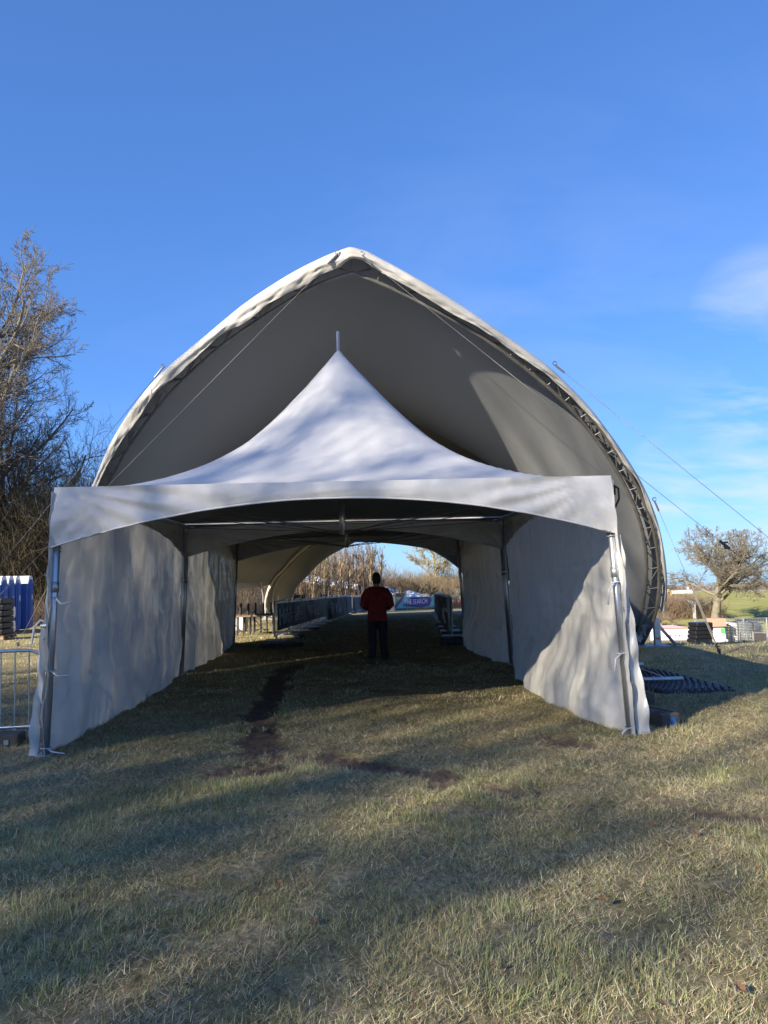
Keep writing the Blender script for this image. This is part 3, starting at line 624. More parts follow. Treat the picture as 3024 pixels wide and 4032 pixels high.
# fittings on the two front corners of the near marquee
for sx in (-1, 1):
    a = Vector((sx * HALF_B, .05, 0)); b = Vector((sx * (HALF_E - .01), .05, EAVE - .06))
    # overlapping end flap of the wall outside the pole
    n, m_ = 12, 60; u = np.linspace(0, 1, n)[:, None]; v = np.linspace(0, 1, m_)[None, :]
    wd = (.06 + .08 * v ** 1.2) if sx > 0 else (.015 + .075 * v)
    xx = sx * ((HALF_E + .03) + (HALF_B - HALF_E + .03) * v + u * wd) ; yy = .02 - .05 * u + .03 * np.sin(v * 17 + u * 3) + .02 * np.sin(v * 41)
    zz_ = (EAVE - .66) * (1 - v) + .02 + 0 * u
    f = obj('wall_flap', sheet('wall_flap', np.stack(np.broadcast_arrays(xx, yy, zz_), -1)), M['wall'], mq)
    for k, (tt, dz) in enumerate(((.03, .0), (.32, .0), (.60, .0))):
        c = a.lerp(b, tt)
        vs, fs = tube([(c.x + .052 * math.cos(q), c.y + .052 * math.sin(q), c.z + .004 * math.sin(3 * q)) for q in np.linspace(0, 6.28, 15)], .008, 5)
        tv = tube([(c.x - sx * .03, c.y - .05, c.z), (c.x - sx * .10, c.y - .07, c.z - .03 - .02 * k), (c.x - sx * (.12 + .1 * (sx < 0)), c.y - .07, c.z - .12 + (.07 if sx < 0 else -.06 * k))], .009, 5)
        obj('wall_tie', pymesh('wall_tie', join((vs, fs), tv), True), M['wrap_white'], mq)
    cr = b + Vector((sx * .05, -.02, -.02))
    obj('corner_strap', pymesh('corner_strap', join(box(cr.x + sx * .01, cr.y, cr.z - .07, .05, .03, .10), tube([(cr.x, cr.y, cr.z), (cr.x + sx * .07, cr.y, cr.z - .05), (cr.x + sx * .075, cr.y, cr.z - .16), (cr.x + sx * .02, cr.y, cr.z - .27)], .011, 6) if sx > 0 else box(cr.x - .035, cr.y, cr.z - .34, .035, .012, .26))), M['black'], mq)
    hk = a.lerp(b, .47); ex = hk + Vector((sx * .065, -.02, 0))
    st = obj('tension_strap', pymesh('tension_strap', join(tube([cr + Vector((sx * .005, 0, -.2)), ex + Vector((0, 0, .12))], .008, 5), tube([ex, a + Vector((sx * .06, -.02, .05))], .010, 5))), M['strap'], mq)
    obj('ratchet', pymesh('ratchet', join(box(ex.x, ex.y, ex.z, .045, .05, .17), tube([(ex.x - .03, ex.y - .03, ex.z + .06), (ex.x + .03, ex.y - .03, ex.z + .06)], .022, 8), tube([(ex.x - .03, ex.y - .03, ex.z - .07), (ex.x + .03, ex.y - .03, ex.z - .07)], .014, 8))), M['galv'], st)
    if sx < 0:
        obj('loose_strap_end', pymesh('loose_strap_end', (lambda q: (q[0], q[1]))(tube([(ex.x, ex.y, ex.z + .1), (ex.x - .05, ex.y, ex.z + .12), (ex.x - .11, ex.y, ex.z + .05), (ex.x - .14, ex.y, ex.z - .12)], .013, 5))), M['wrap_white'], st)
    # the lashing at the bottom corner of the valance
    lc = a.lerp(b, .775)
    obj('corner_lashing', pymesh('corner_lashing', tube([(lc.x + .05 * math.cos(q), lc.y + .05 * math.sin(q), lc.z + .006 * q) for q in np.linspace(0, 9, 20)], .006, 5), True), M['rope'], mq)

# ------------------------------------------------------------------ arched saddle tents
TL = .70; Y0 = 17.0; KV = 3024 / 1659.0
inR = [(762, 590), (830, 615), (900, 650), (980, 690), (1060, 740), (1140, 800), (1200, 850), (1250, 900), (1300, 965), (1340, 1030), (1370, 1090), (1390, 1150), (1398, 1210), (1395, 1270), (1385, 1330), (1378, 1380)]
outR = [(772, 541), (850, 580), (930, 625), (1020, 680), (1100, 735), (1190, 800), (1270, 880), (1330, 960), (1370, 1020), (1400, 1080), (1420, 1140), (1432, 1210), (1435, 1260), (1430, 1310), (1424, 1345)]
inL = [(762, 590), (700, 607), (640, 640), (560, 690), (480, 745), (400, 815), (340, 880), (290, 950), (255, 1005), (240, 1040)]
outL = [(758, 541), (728, 548), (640, 590), (530, 660), (440, 735), (350, 810), (300, 868), (255, 935), (225, 995), (208, 1045)]
XC = -.43
def arch_xz(L): return np.array([(lambda p: (p[0], p[2]))(PLN(a * KV, b * KV, Y0, TL)) for a, b in L])
def resample(c, n):
    d = np.r_[0, np.cumsum(np.hypot(*np.diff(c, axis=0).T))]; s = np.linspace(0, d[-1], n); return np.stack([np.interp(s, d, c[:, 0]), np.interp(s, d, c[:, 1])], -1)
def smooth(c, k=5):
    for _ in range(k): c[1:-1] = .25 * c[:-2] + .5 * c[1:-1] + .25 * c[2:]
    return c
iR = arch_xz(inR); oR = arch_xz(outR); iL = arch_xz(inL); oL = arch_xz(outL)
iR = np.vstack([iR, [5.56, 0.0]]); oR = np.vstack([oR, [5.86, .35], [5.72, .05]])
mir = lambda c: np.stack([2 * XC - c[:, 0], c[:, 1]], -1)
low = mir(iR); iL = np.vstack([iL, low[low[:, 1] < iL[-1, 1] - .25]]); low = mir(oR); oL = np.vstack([oL, low[low[:, 1] < oL[-1, 1] - .25]])
NA = 70
IN = np.vstack([smooth(resample(iL, NA))[::-1], smooth(resample(iR, NA))[1:]]); OUT = np.vstack([smooth(resample(oL, NA))[::-1], smooth(resample(oR, NA))[1:]])
NS = len(IN)                                            # from the left foot over the apex to the right foot
NV = np.array([0, 1, TL]) / math.hypot(1, TL)           # away from the viewer, square to the arch plane
SH = dict(sx=1.0, sz=1.0, xs=0.0, zs=0.0)
def lift(c, y0=0.0, off=0.0, rear=False, tl=TL):
    x = (c[:, 0] - XC) * SH['sx'] + XC + SH['xs']; z = c[:, 1] * SH['sz']
    p = np.stack([x, y0 - tl * z, z], -1) + off * NV
    if rear: p[:, 1] = 2 * y0 - p[:, 1]
    p[:, 2] += SH['zs']
    return p
def truss_part(t, y0, rear, m, brace=True, step=2, tl=TL):
    mid = IN * .25 + OUT * .75
    A = lift(IN, y0, 0, rear, tl=tl); B = lift(mid, y0, .0, rear, tl=tl); C = lift(IN * .45 + OUT * .55, y0, .36, rear, tl=tl)
    me = pymesh('arch_truss', join(tube(A, .036, 8), tube(B, .036, 8), tube(C, .032, 8)), True)
    tr = obj('arch_truss', me, m, t)
    if brace:
        for i in range(0, NS - step, step):
            for (U, V_) in ((A, B), (A, C)):
                j = i + step; a, b = (U[i], V_[j]) if (i // step) % 2 else (V_[i], U[j])
                rod('brace', a, b, .012, m, tr)
            rod('brace', A[i], B[i], .013, m, tr)
    return tr, A, B, C
def saddle(label, y0, first):
    t = thing('saddle_tent', label, 'tent', (XC, y0, 0))
    tl_rear = TL if first else TL
    base = Matrix.Translation((-XC, -y0, 0))
    inv = lambda o: setattr(o, 'matrix_local', base @ o.matrix_local)
    kids = []
    # the saddle shaped membrane hangs between the front and the rear arch
    Fp = lift(OUT * .97 + IN * .03, y0, .10); Rp = lift(OUT * .97 + IN * .03, y0, .10, True)
    nt_ = 40; tt = np.linspace(0, 1, nt_)[None, :, None]
    Mm = Fp[:, None, :] * (1 - tt) + Rp[:, None, :] * tt; h = (Fp[:, 2][:, None] - SH['zs']) / (Fp[:, 2].max() - SH['zs'])
    sag = 4 * tt[..., 0] * (1 - tt[..., 0])
    Mm[..., 2] -= sag * np.clip(h, 0, 1) ** .7 * 1.25 * SH['sz']; Mm[..., 0] += (XC - Mm[..., 0]) * sag * .20
    Mm[..., 2] = np.maximum(Mm[..., 2], .04 + SH['zs'])
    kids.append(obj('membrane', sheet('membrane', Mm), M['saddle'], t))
    # loose hem thrown over the truss with a wavy edge
    sN = np.linspace(0, 1, NS); sel = (OUT[:, 1] > .62); lo_, hi_ = sN[sel][0], sN[sel][-1]
    s = np.linspace(lo_, hi_, 420); fit = lambda c: np.stack([np.interp(s, sN, c[:, 0]), np.interp(s, sN, c[:, 1])], -1)
    OU, II = fit(OUT), fit(IN); OUT2 = OU + (OU - II) * .14
    k = np.interp(s, [0, .10, .25, .38, .49, .505, .54, .60, .66, .74, .82, .9, 1], [.10, .22, .40, .47, .56, .20, .40, .50, .36, .26, .15, .08, .05])
    wav = .22 * (fbm(s * 40, s * 0 + 3, 2) - .5) + .05 * np.sin(s * 95 + 4 * fbm(s * 12, s * 0, 2))
    E_ = OU + (II - OU) * np.clip(k + wav, .03, .95)[:, None]
    qs = np.linspace(0.02, 1, 12)
    rows = [lift(OU * .985 + II * .015, y0, .16), lift(OUT2, y0, .05)] + [lift(OUT2 * (1 - q) + E_ * q, y0, -.07 - .07 * math.sin(min(1, q * 2) * 1.57)) for q in qs]
    hem = np.stack(rows, 1); vv_ = np.linspace(0, 1, hem.shape[1])[None, :]
    wr = (fbm(s[:, None] * 120 + 3 * vv_, vv_ * 2.5 + 4, 3) - .5) * .05 + (fbm(s[:, None] * 45 - 2 * vv_, vv_ * 3 + 9, 2) - .5) * .05
    hem += NV * (wr * sst(0.05, .6, vv_))[..., None]
    hm = obj('hem', sheet('hem', hem), M['fringe'], t); kids.append(hm)
    rows = [lift(OUT, y0, .14, True), lift(OUT * .8 + IN * .2, y0, -.10, True), lift(OUT * .55 + IN * .45, y0, -.13, True)]
    kids.append(obj('hem', sheet('hem', np.stack(rows, 1)), M['fringe'], t))
    for rear in (False, True):
        tr, A, B, C = truss_part(t, y0, rear, M['truss'] if first else M['steelplate'], True, 3); kids.append(tr)
    # feet: pivot plates between two stub posts on a base beam
    for sx, xf in ((1, 5.56), (-1, 2 * XC - 5.56)):
        xf = (xf - XC) * SH['sx'] + XC + SH['xs']
        g = gz(xf, y0)
        w = .16
        pl = obj('pivot_plate', pymesh('pivot_plate', join(([(xf - .36, y0 - .22, g + .58), (xf + .25, y0 - .22, g + .62), (xf + .02, y0 - .20, g + .10), (xf - .36, y0 - .19, g + .58), (xf + .25, y0 - .19, g + .62), (xf + .02, y0 - .17, g + .10)], [(0, 1, 2), (5, 4, 3), (0, 3, 4, 1), (1, 4, 5, 2), (2, 5, 3, 0)]),
                  ([(xf - .36, y0 + .22, g + .58), (xf + .25, y0 + .22, g + .62), (xf + .02, y0 + .20, g + .10), (xf - .36, y0 + .19, g + .58), (xf + .25, y0 + .19, g + .62), (xf + .02, y0 + .17, g + .10)], [(0, 2, 1), (5, 3, 4), (0, 1, 4, 3), (1, 2, 5, 4), (2, 0, 3, 5)]),
                  tube([(xf - .45, y0 - .2, g + .56), (xf + .42, y0 - .2, g + .60)], .035, 8))), M['steelplate'], t); kids.append(pl)
        hole = obj('plate_hole', pymesh('plate_hole', tube([(xf - .02, y0 - .235, g + .42), (xf - .02, y0 - .222, g + .42)], .085, 16), True), M['black'], pl)
        for dx_ in (-.44, .40):
            ps = obj('stub_post', pymesh('stub_post', join(box(xf + dx_, y0 - .18, g + .32, .13, .12, .64), box(xf + dx_, y0 - .18, g + .015, .24, .22, .03))), M['galv'], t); kids.append(ps)
            if dx_ > 0: obj('orange_band', pymesh('orange_band', box(xf + dx_, y0 - .243, g + .20, .12, .004, .05)), flat('orange_tape', (.75, .22, .12)), ps)
        kids.append(obj('brace_leg', pymesh('brace_leg', join(tube([(xf + .42, y0 - .2, g + .5), (xf + .78, y0 - .25, g + .05)], .035, 6), box(xf + .80, y0 - .25, g + .02, .2, .16, .04))), M['truss'], t))
        kids.append(obj('base_beam', bevbox('base_beam', xf, y0 - .2, g + .03, 1.2, .5, .06, .01), M['steelplate'], t))
        kids.append(obj('wind_brace', pymesh('wind_brace', tube([(xf + .22, y0 - .25, g + .62), (xf + .36, y0 - .75, g + 1.5)], .03, 8), True), M['galv'], t))
    for o in kids: inv(o)
    return t, base
sad, sbase = saddle('large white arched tent with truss ribs towering behind the marquee', Y0, True)
SH.update(sx=.97, sz=.73, xs=.45, zs=gz(0, 39.0))
sad2, _ = saddle('farther arched tent whose ribs and skin show through the passage', 39.0, False)
def sadd(o, base=sbase): o.matrix_local = base @ o.matrix_local; return o
# guy ropes with their hooks and tensioners
def arch_at(px, py): return PLN(px, py, Y0, TL)
def guy(hook, anchor, label, ratchet=None, strap=None, m='cable', r=.0045):
    a = Vector(hook); b = Vector(anchor)
    g = sadd(obj('guy_rope', pymesh('guy_rope', tube([a, b], r, 6), True), M[m], sad))
    g['label'] = label
    d = (b - a).normalized()
    ring = [(a.x + .035 * math.cos(q), a.y, a.z + .03 + .035 * math.sin(q)) for q in np.linspace(0, 6.28, 12)]
    obj('hook', pymesh('hook', join(tube(ring, .009, 6), tube([a, a + d * .22], .018, 6))), M['cable'], g)
    if strap is not None:
        s = a.lerp(b, strap); w = Vector((.018, 0, .008))
        obj('strap', pymesh('strap', ([s - w, s + w, b + w, b - w, s - w + Vector((0, .006, 0)), s + w + Vector((0, .006, 0)), b + w + Vector((0, .006, 0)), b - w + Vector((0, .006, 0))], [(0, 1, 2, 3), (7, 6, 5, 4), (0, 4, 5, 1), (2, 6, 7, 3), (1, 5, 6, 2), (3, 7, 4, 0)])), M['strap'], g)
    if ratchet is not None:
        c = a.lerp(b, ratchet)
        obj('ratchet', pymesh('ratchet', join(tube([c - d * .10, c + d * .10], .022, 8), tube([c + Vector((-.05, 0, .035)), c + Vector((.05, 0, .04))], .014, 6), box(c.x + .02, c.y, c.z - .04, .05, .05, .06))), M['black'], g)
    return g
ap = arch_at(1425, 1000) - NV * .12
guy(arch_at(2185, 1437), G0(3648, 2620), 'guy rope from the upper right hem to beyond the right edge')
guy(ap, G0(3487, 2650), 'guy rope crossing the arch from the peak down to the right', ratchet=.7, r=.0036)
guy(arch_at(1330, 995) - NV * .12, G0(-355, 2700), 'pale guy rope crossing the arch from the peak down to the left', m='rope', r=.0032)
guy(arch_at(640, 1449), G0(-390, 2700), 'guy rope from the left hem down past the bare trees')
guy(arch_at(2577, 1972), G0(2838, 2580), 'guy rope with a pale strap anchored right of the arch foot', ratchet=.955, strap=.57)
guy(P(255, 2180, 15.6), G0(68, 2540), 'thin guy rope anchored near the left barrier', m='rope', ratchet=.985)
# skin joining the two arched tents on the left side, with a clear window wall below
fa = lift(OUT, 39.0, .1); SH.update(sx=1.0, sz=1.0, xs=0.0, zs=0.0); ra = lift(OUT, Y0, .1, True)
idx = np.arange(8, NS - 8); tt = np.linspace(0, 1, 24)[None, :, None]
lk = ra[idx][:, None, :] * (1 - tt) + fa[idx][:, None, :] * tt
lk = lk[np.minimum(ra[idx][:, 2], fa[idx][:, 2]) > 1.2]
lk[..., 2] -= np.sin(tt[..., 0] * math.pi) * .5
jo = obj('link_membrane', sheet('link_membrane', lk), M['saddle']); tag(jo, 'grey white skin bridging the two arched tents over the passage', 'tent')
w0 = P(930, 2330, 30.0); w1 = P(1036, 2330, 35.5)
wv = thing('window_wall', 'clear vinyl window wall with a rounded corner left of the passage end', 'window', (w0[0], 30.0, gz(w0[0], 30)))
n, m_ = 50, 30; u = np.linspace(0, 1, n)[:, None]; v = np.linspace(0, 1, m_)[None, :]
ztop = 1.95 - .9 * sst(.80, 1.0, u) ** 3
Xw = (w1[0] - w0[0]) * u + 0 * v; Yw = 5.5 * u + .10 * np.sin(v * 9 + u * 13) * .6 + .06 * np.sin(u * 40 + v * 3); Zw = .05 + (ztop - .05) * v
obj('pane', sheet('pane', np.stack(np.broadcast_arrays(Xw - .0, Yw, Zw), -1)), M['vinyl'], wv)
edge = [((w1[0] - w0[0]) * q, 5.5 * q, float(1.95 - .9 * sst(.80, 1, q) ** 3)) for q in np.linspace(0, 1, 30)] + [((w1[0] - w0[0]), 5.5, .05)]
obj('welt', pymesh('welt', tube(edge, .03, 6), True), M['wrap_white'], wv)

# ------------------------------------------------------------------ crowd barriers and their banners
def barrier_parts(t, L=2.3, Hh=1.06, nb=13, bars=True):
    r = .02
    pts = [(0, 0, .16), (0, 0, Hh - .14), (.04, 0, Hh - .04), (.14, 0, Hh), (L - .14, 0, Hh), (L - .04, 0, Hh - .04), (L, 0, Hh - .14), (L, 0, .16), (0, 0, .16)]
    obj('frame', pymesh('frame', tube(pts, r, 8, False), True), M['galv'], t)
    if bars:
        for k in range(nb):
            x = L * (k + 1) / (nb + 1); rod('bar', (x, 0, .17), (x, 0, Hh - .01), .0085, M['galv'], t)
    for x in (.3, L - .3):
        obj('foot', pymesh('foot', join(box(x, 0, .05, .05, .55, .05), box(x, 0, .11, .035, .035, .12))), M['galv'], t)
def place_line(pts):
    pts = [np.array(p, float) for p in pts]; L = [0]
    for a, b in zip(pts[:-1], pts[1:]): L.append(L[-1] + np.hypot(*(b - a)))
    def at(s):
        s = min(max(s, 0), L[-1] - 1e-6); i = max(k for k in range(len(L) - 1) if L[k] <= s); q = (s - L[i]) / (L[i + 1] - L[i]); d = (pts[i + 1] - pts[i]) / (L[i + 1] - L[i])
        return pts[i] * (1 - q) + pts[i + 1] * q, d
    return at, L[-1]
fenceL, LL = place_line([(-2.98, 20.1), (-2.56, 32), (-2.1, 44), (-1.0, 46.2), (.6, 47)])
fenceR, LR = place_line([(1.72, 20.0), (2.05, 27), (2.75, 42)])
proto = thing('crowd_barrier', 'x', 'barrier', group='barriers carrying the dark banners'); barrier_parts(proto)
used = [False]
def put_barriers(at, Ltot, labels):
    n = int(Ltot // 2.36)
    for k in range(n):
        p, d = at(k * 2.36); q, _ = at(k * 2.36 + 2.3); rz = math.atan2(q[1] - p[1], q[0] - p[0])
        loc = (p[0], p[1], gz(p[0], p[1])); lab = labels(k, n)
        if not used[0]: used[0] = True; proto.location = loc; proto.rotation_euler = (0, 0, rz); proto['label'] = lab
        else: dup(proto, loc, rz, lab)
ORD = ['nearest', 'second', 'third', 'fourth', 'fifth', 'sixth', 'seventh', 'eighth', 'ninth', 'tenth', 'eleventh', 'twelfth', 'thirteenth']
put_barriers(fenceL, LL, lambda k, n: 'nearest crowd barrier of the left row, its end post bare' if k == 0 else ORD[k] + ' crowd barrier from the near end of the left banner row')
put_barriers(fenceR, LR, lambda k, n: 'nearest crowd barrier of the right row, seen nearly edge on' if k == 0 else ORD[k] + ' crowd barrier from the near end of the right banner row')
def banner(name, at, s0, s1, z0, z1, side, m, label, cat='banner', fold=.05, seed=0, group=None, words=(), wm='banner_grey', nu=None):
    nu = nu or int(max(30, (s1 - s0) * 14)); nv = 18
    def surf(s, v, off=0.0):
        p, d = at(s); nx, ny = -d[1] * side, d[0] * side
        f = fold * (fbm(s * 2.1 + seed, v * .8 + seed, 3) - .5) * 2 + fold * .5 * math.sin(s * 9 + v * 1.5 + seed)
        o_ = .035 + abs(float(f)) + off
        zz2 = z0 + (z1 - z0) * v - .04 * fold * 10 * float(vn(s * 1.1 + seed, 2)) * (v > .8) * 0
        return (p[0] + nx * o_, p[1] + ny * o_, gz(p[0], p[1]) + zz2)
    pts = [[surf(s, v) for v in np.linspace(0, 1, nv)] for s in np.linspace(s0, s1, nu)]
    p0, _ = at(s0)
    o = obj(name, sheet(name, np.array(pts)), M[m]); tag(o, label, cat, group)
    for (w, a, b, va, vb) in words:
        v, f = text_verts(w, 1.0); v[:, 0] -= v[:, 0].min(); v[:, 0] /= v[:, 0].max(); ymin = v[:, 1].min(); v[:, 1] = (v[:, 1] - ymin) / (v[:, 1].max() - ymin)
        vv = [surf(a + (b - a) * (x if side_dir > 0 else 1 - x), va + (vb - va) * y, .008) for x, y in v[:, :2]]
        obj('lettering', pymesh('lettering', (vv, f)), M[wm], o)
    return o
side_dir = 1
banner('banner', fenceL, .15, 11.8, .30, 1.02, -1, 'mesh_banner', 'near dark mesh banner with two big pale words on the left barriers', fold=.045, seed=2, group='dark mesh banners', words=(('Mikkeller', .45, 5.2, .18, .80), ('Mikkeller', 5.9, 10.9, .18, .80)))
banner('banner', fenceL, 11.9, 23.8, .12, 1.02, -1, 'mesh_banner', 'crumpled middle dark banner of the left row with a half hidden word', fold=.13, seed=5, group='dark mesh banners', words=(('Mikkeller', 12.4, 17.0, .25, .78),))
banner('banner', fenceL, 23.9, LL - .1, .10, 1.02, -1, 'mesh_banner', 'greyish end of the dark banner row bending towards the person', fold=.09, seed=8, group='dark mesh banners')
banner('banner', fenceR, .1, 11.2, .12, 1.04, 1, 'mesh_banner', 'creased dark banner on the right barriers with pale marks', fold=.12, seed=12, group='dark mesh banners', words=(('Mikkeller', .8, 5.6, .2, .8),))
banner('banner', fenceR, 11.3, LR - .1, .12, 1.02, 1, 'mesh_banner', 'far end of the dark banner row on the right barriers', fold=.09, seed=15, group='dark mesh banners')
# colourful banner far behind
def far_fence(a, b): return place_line([a, b])
pA = P(1436, 2380, 60); pB = P(1712, 2390, 63); atG, LG = far_fence(pA[:2], pB[:2])
gb = banner('banner', atG, 0, LG, .10, 1.02, -1, 'pgreen', 'green and purple printed banner right of the person', fold=.012, seed=20, nu=40)
def printed(at, s_poly, m, parent, off):
    vv = []
    for s, v in s_poly:
        p, d = at(s * LG_); vv.append((p[0] + d[1] * off, p[1] - d[0] * off, gz(p[0], p[1]) + .10 + .92 * v))
    n = len(vv); o = obj('print', pymesh('print', (vv, [tuple(range(n))])), M[m], parent)
LG_ = LG
printed(atG, [(.36, .02), (.52, 1), (.70, 1), (.58, .02)], 'pteal', gb, .075)
printed(atG, [(.30, 1), (.38, 1), (.41, .5), (.35, .25)], 'pplum', gb, .085)
printed(atG, [(.43, .05), (.55, .98), (.50, .98), (.39, .12)], 'pplum', gb, .087)
printed(atG, [(.52, .25), (.64, .95), (.93, .98), (.96, .30), (.80, .05), (.62, .18)], 'ppurple', gb, .089)
printed(atG, [(.90, .02), (.97, .98), (1.0, .98), (1.0, .02)], 'pteal', gb, .091)
v, f = text_verts('THE SEARCH'); v[:, 0] /= v[:, 0].max(); v[:, 1] /= v[:, 1].max()
vv = []
for x, y in v[:, :2]:
    p, d = atG(LG * (.545 + .335 * x)); vv.append((p[0] + d[1] * .10, p[1] - d[0] * .10, gz(p[0], p[1]) + .10 + .92 * (.34 + .08 * x + .42 * y)))
obj('lettering', pymesh('lettering', (vv, f)), M['white_paint'], gb)
for k in range(6):
    p, d = atG(LG * k / 5 * .995); o = tag(obj('fence_post', pymesh('fence_post', join(tube([(p[0], p[1] + .03, gz(p[0], p[1])), (p[0], p[1] + .03, gz(p[0], p[1]) + 1.05)], .025, 6)))), ['first', 'second', 'third', 'fourth', 'fifth', 'last'][k] + ' slim post from the left behind the green and purple banner', 'post', 'posts behind the colourful banner'); o.data.materials.append(M['galv'])
pA = P(1745, 2400, 68); pB = P(2010, 2400, 70); atD, LD = far_fence(pA[:2], pB[:2]); LG_ = LD
rb = banner('banner', atD, 0, LD, .10, 1.0, -1, 'pred', 'red printed banner at the right end of the passage view', fold=.012, seed=23, nu=40)
printed(atD, [(0, .72), (0, 1.0), (1, 1.0), (1, .72)], 'pgreen', rb, .08)
for w, a, b in (('DENMARK', .06, .24), ('SPORT', .33, .50)):
    v, f = text_verts(w); v[:, 0] /= v[:, 0].max(); v[:, 1] /= v[:, 1].max(); vv = []
    for x, y in v[:, :2]:
        p, d = atD(LD * (a + (b - a) * x)); vv.append((p[0] + d[1] * .09, p[1] - d[0] * .09, gz(p[0], p[1]) + .10 + .92 * (.32 + .26 * y)))
    obj('lettering', pymesh('lettering', (vv, f)), M['white_paint'], rb)
pA = P(2560, 2490, 52); pB = P(2716, 2490, 50); atA, LA = far_fence(pA[:2], pB[:2]); LG_ = LA
ab = banner('banner', atA, 0, LA, .05, .78, -1, 'plight', 'pale banner with violet lettering beside the arched tent foot', fold=.012, seed=27, nu=40)
printed(atA, [(0, .82), (0, 1.02), (.62, 1.02), (1, .82)], 'pmag', ab, .08)
v, f = text_verts('Danish Athletics'); v[:, 0] /= v[:, 0].max(); v[:, 1] /= v[:, 1].max(); vv = []
for x, y in v[:, :2]:
    p, d = atA(LA * (.42 + .46 * x)); vv.append((p[0] + d[1] * .09, p[1] - d[0] * .09, gz(p[0], p[1]) + .12 + .7 * (.22 + .34 * y)))
obj('lettering', pymesh('lettering', (vv, f)), M['ppurple'], ab)

# white sheeting that glints between the trunks
n, m_ = 80, 6; u = np.linspace(0, 1, n)[:, None]; v = np.linspace(0, 1, m_)[None, :]
pa = P(1172, 2275, 69); pb = P(1990, 2400, 69); pts = np.zeros((n, m_, 3))
pts[..., 0] = pa[0] + (pb[0] - pa[0]) * u + 0 * v; pts[..., 1] = 69 + 1.2 * v + .2 * np.sin(u * 30); pts[..., 2] = pa[2] - .30 + (pb[2] - pa[2]) * u + .62 * v + .05 * np.sin(u * 55 + v * 3)
tag(solid(obj('white_sheeting', sheet('white_sheeting', pts), M['sheeting']), .03), 'long white sheeting glinting between the tree trunks', 'sheeting')

# ------------------------------------------------------------------ the person
def loft(rings, n=16):
    """rings: (centre, rx, ry) horizontal ellipses"""
    vs = []; fs = []
    for c, rx, ry in rings:
        for k in range(n):
            a = 2 * math.pi * k / n; vs.append((c[0] + rx * math.cos(a), c[1] + ry * math.sin(a), c[2]))
    for i in range(len(rings) - 1):
        for k in range(n): fs.append((i * n + k, i * n + (k + 1) % n, (i + 1) * n + (k + 1) % n, (i + 1) * n + k))
    fs.append(tuple(range(n - 1, -1, -1))); fs.append(tuple((len(rings) - 1) * n + k for k in range(n))); return vs, fs
def skinned(name, parts, m, parent, vox=.011, sm=6):
    o = obj(name, pymesh(name, join(*parts), True), m, parent)
    a = o.modifiers.new('remesh', 'REMESH'); a.mode = 'VOXEL'; a.voxel_size = vox; a.use_smooth_shade = True
    b_ = o.modifiers.new('smooth', 'SMOOTH'); b_.iterations = sm; b_.factor = .5; return o
pp = G0(1490, 2600)   # weight on the left leg
per = thing('person', 'person in a dark red hooded jacket and dark trousers, seen from behind in the passage', 'person', (pp[0], pp[1], 0), R_(-2))
legp = lambda s: tube([(s * .09, 0, .90), (s * .105, .005, .70), (s * .112, .015 + (.05 if s > 0 else 0), .48), (s * .118, -.005 + (.07 if s > 0 else 0), .26), (s * .13, -.015 + (.08 if s > 0 else 0), .08)], [.08, .075, .055, .048, .038], 12)
armp = lambda s: tube([(s * .17, 0, 1.42), (s * .235, -.01, 1.28), (s * .265, .0, 1.13), (s * .22, .14, 1.08), (s * .10, .25, 1.13)], [.055, .052, .046, .040, .032], 10)
def handp(s):
    w = Vector((s * .10, .25, 1.13)); parts = [tube([w, w + Vector((-s * .04, .05, .02)), w + Vector((-s * .06, .09, .03))], [.03, .04, .036], 8)]
    k0 = w + Vector((-s * .06, .09, .03))
    for i, l in enumerate((.065, .075, .07, .055)):
        b0 = k0 + Vector((0, 0, .03 - i * .02)); parts.append(tube([b0, b0 + Vector((-s * l * .5, .02, 0)), b0 + Vector((-s * l * .8, -.02, .01))], [.010, .009, .008], 6))
    parts.append(tube([w + Vector((-s * .02, .02, .03)), w + Vector((-s * .05, .02, .065)), w + Vector((-s * .075, .03, .075))], [.011, .010, .008], 6)); return parts
head = loft([((0, .02, 1.50), .05, .05), ((0, .02, 1.54), .062, .075), ((0, .02, 1.59), .074, .09), ((0, .015, 1.64), .078, .098), ((0, .01, 1.69), .075, .096), ((0, .005, 1.73), .055, .075), ((0, .005, 1.75), .02, .03)])
face = [tube([(0, .105, 1.645), (0, .125, 1.61), (0, .11, 1.60)], [.010, .014, .010], 6), tube([(.025, .09, 1.565), (-.025, .09, 1.565)], .008, 6)] + [tube([(s * .078, 0, 1.60), (s * .088, -.005, 1.63), (s * .084, .0, 1.655)], [.010, .014, .010], 6) for s in (-1, 1)]
torso = loft([((0, 0, .86), .15, .10), ((0, 0, .98), .16, .11), ((0, 0, 1.15), .15, .105), ((0, 0, 1.30), .18, .115), ((0, 0, 1.42), .165, .10), ((0, .005, 1.47), .07, .065), ((0, .015, 1.53), .052, .055)])
skinned('body', [torso, head, legp(1), legp(-1), armp(1), armp(-1)] + handp(1) + handp(-1) + face, M['skin'], per, .009, 4)
sleeve = lambda s: tube([(s * .16, -.005, 1.425), (s * .245, -.015, 1.29), (s * .282, -.005, 1.12), (s * .235, .13, 1.065), (s * .13, .225, 1.11)], [.085, .085, .075, .066, .055], 12)
jack = loft([((0, -.005, .80), .215, .155), ((0, -.005, .84), .21, .155), ((0, -.005, 1.0), .195, .145), ((0, -.005, 1.18), .19, .145), ((0, -.005, 1.32), .215, .15), ((0, -.005, 1.41), .205, .13), ((0, 0, 1.475), .115, .095), ((0, .0, 1.50), .085, .085)])
hood = tube([(-.16, -.02, 1.44), (-.10, -.12, 1.43), (0, -.155, 1.40), (.10, -.12, 1.43), (.16, -.02, 1.44)], [.055, .075, .085, .075, .055], 10)
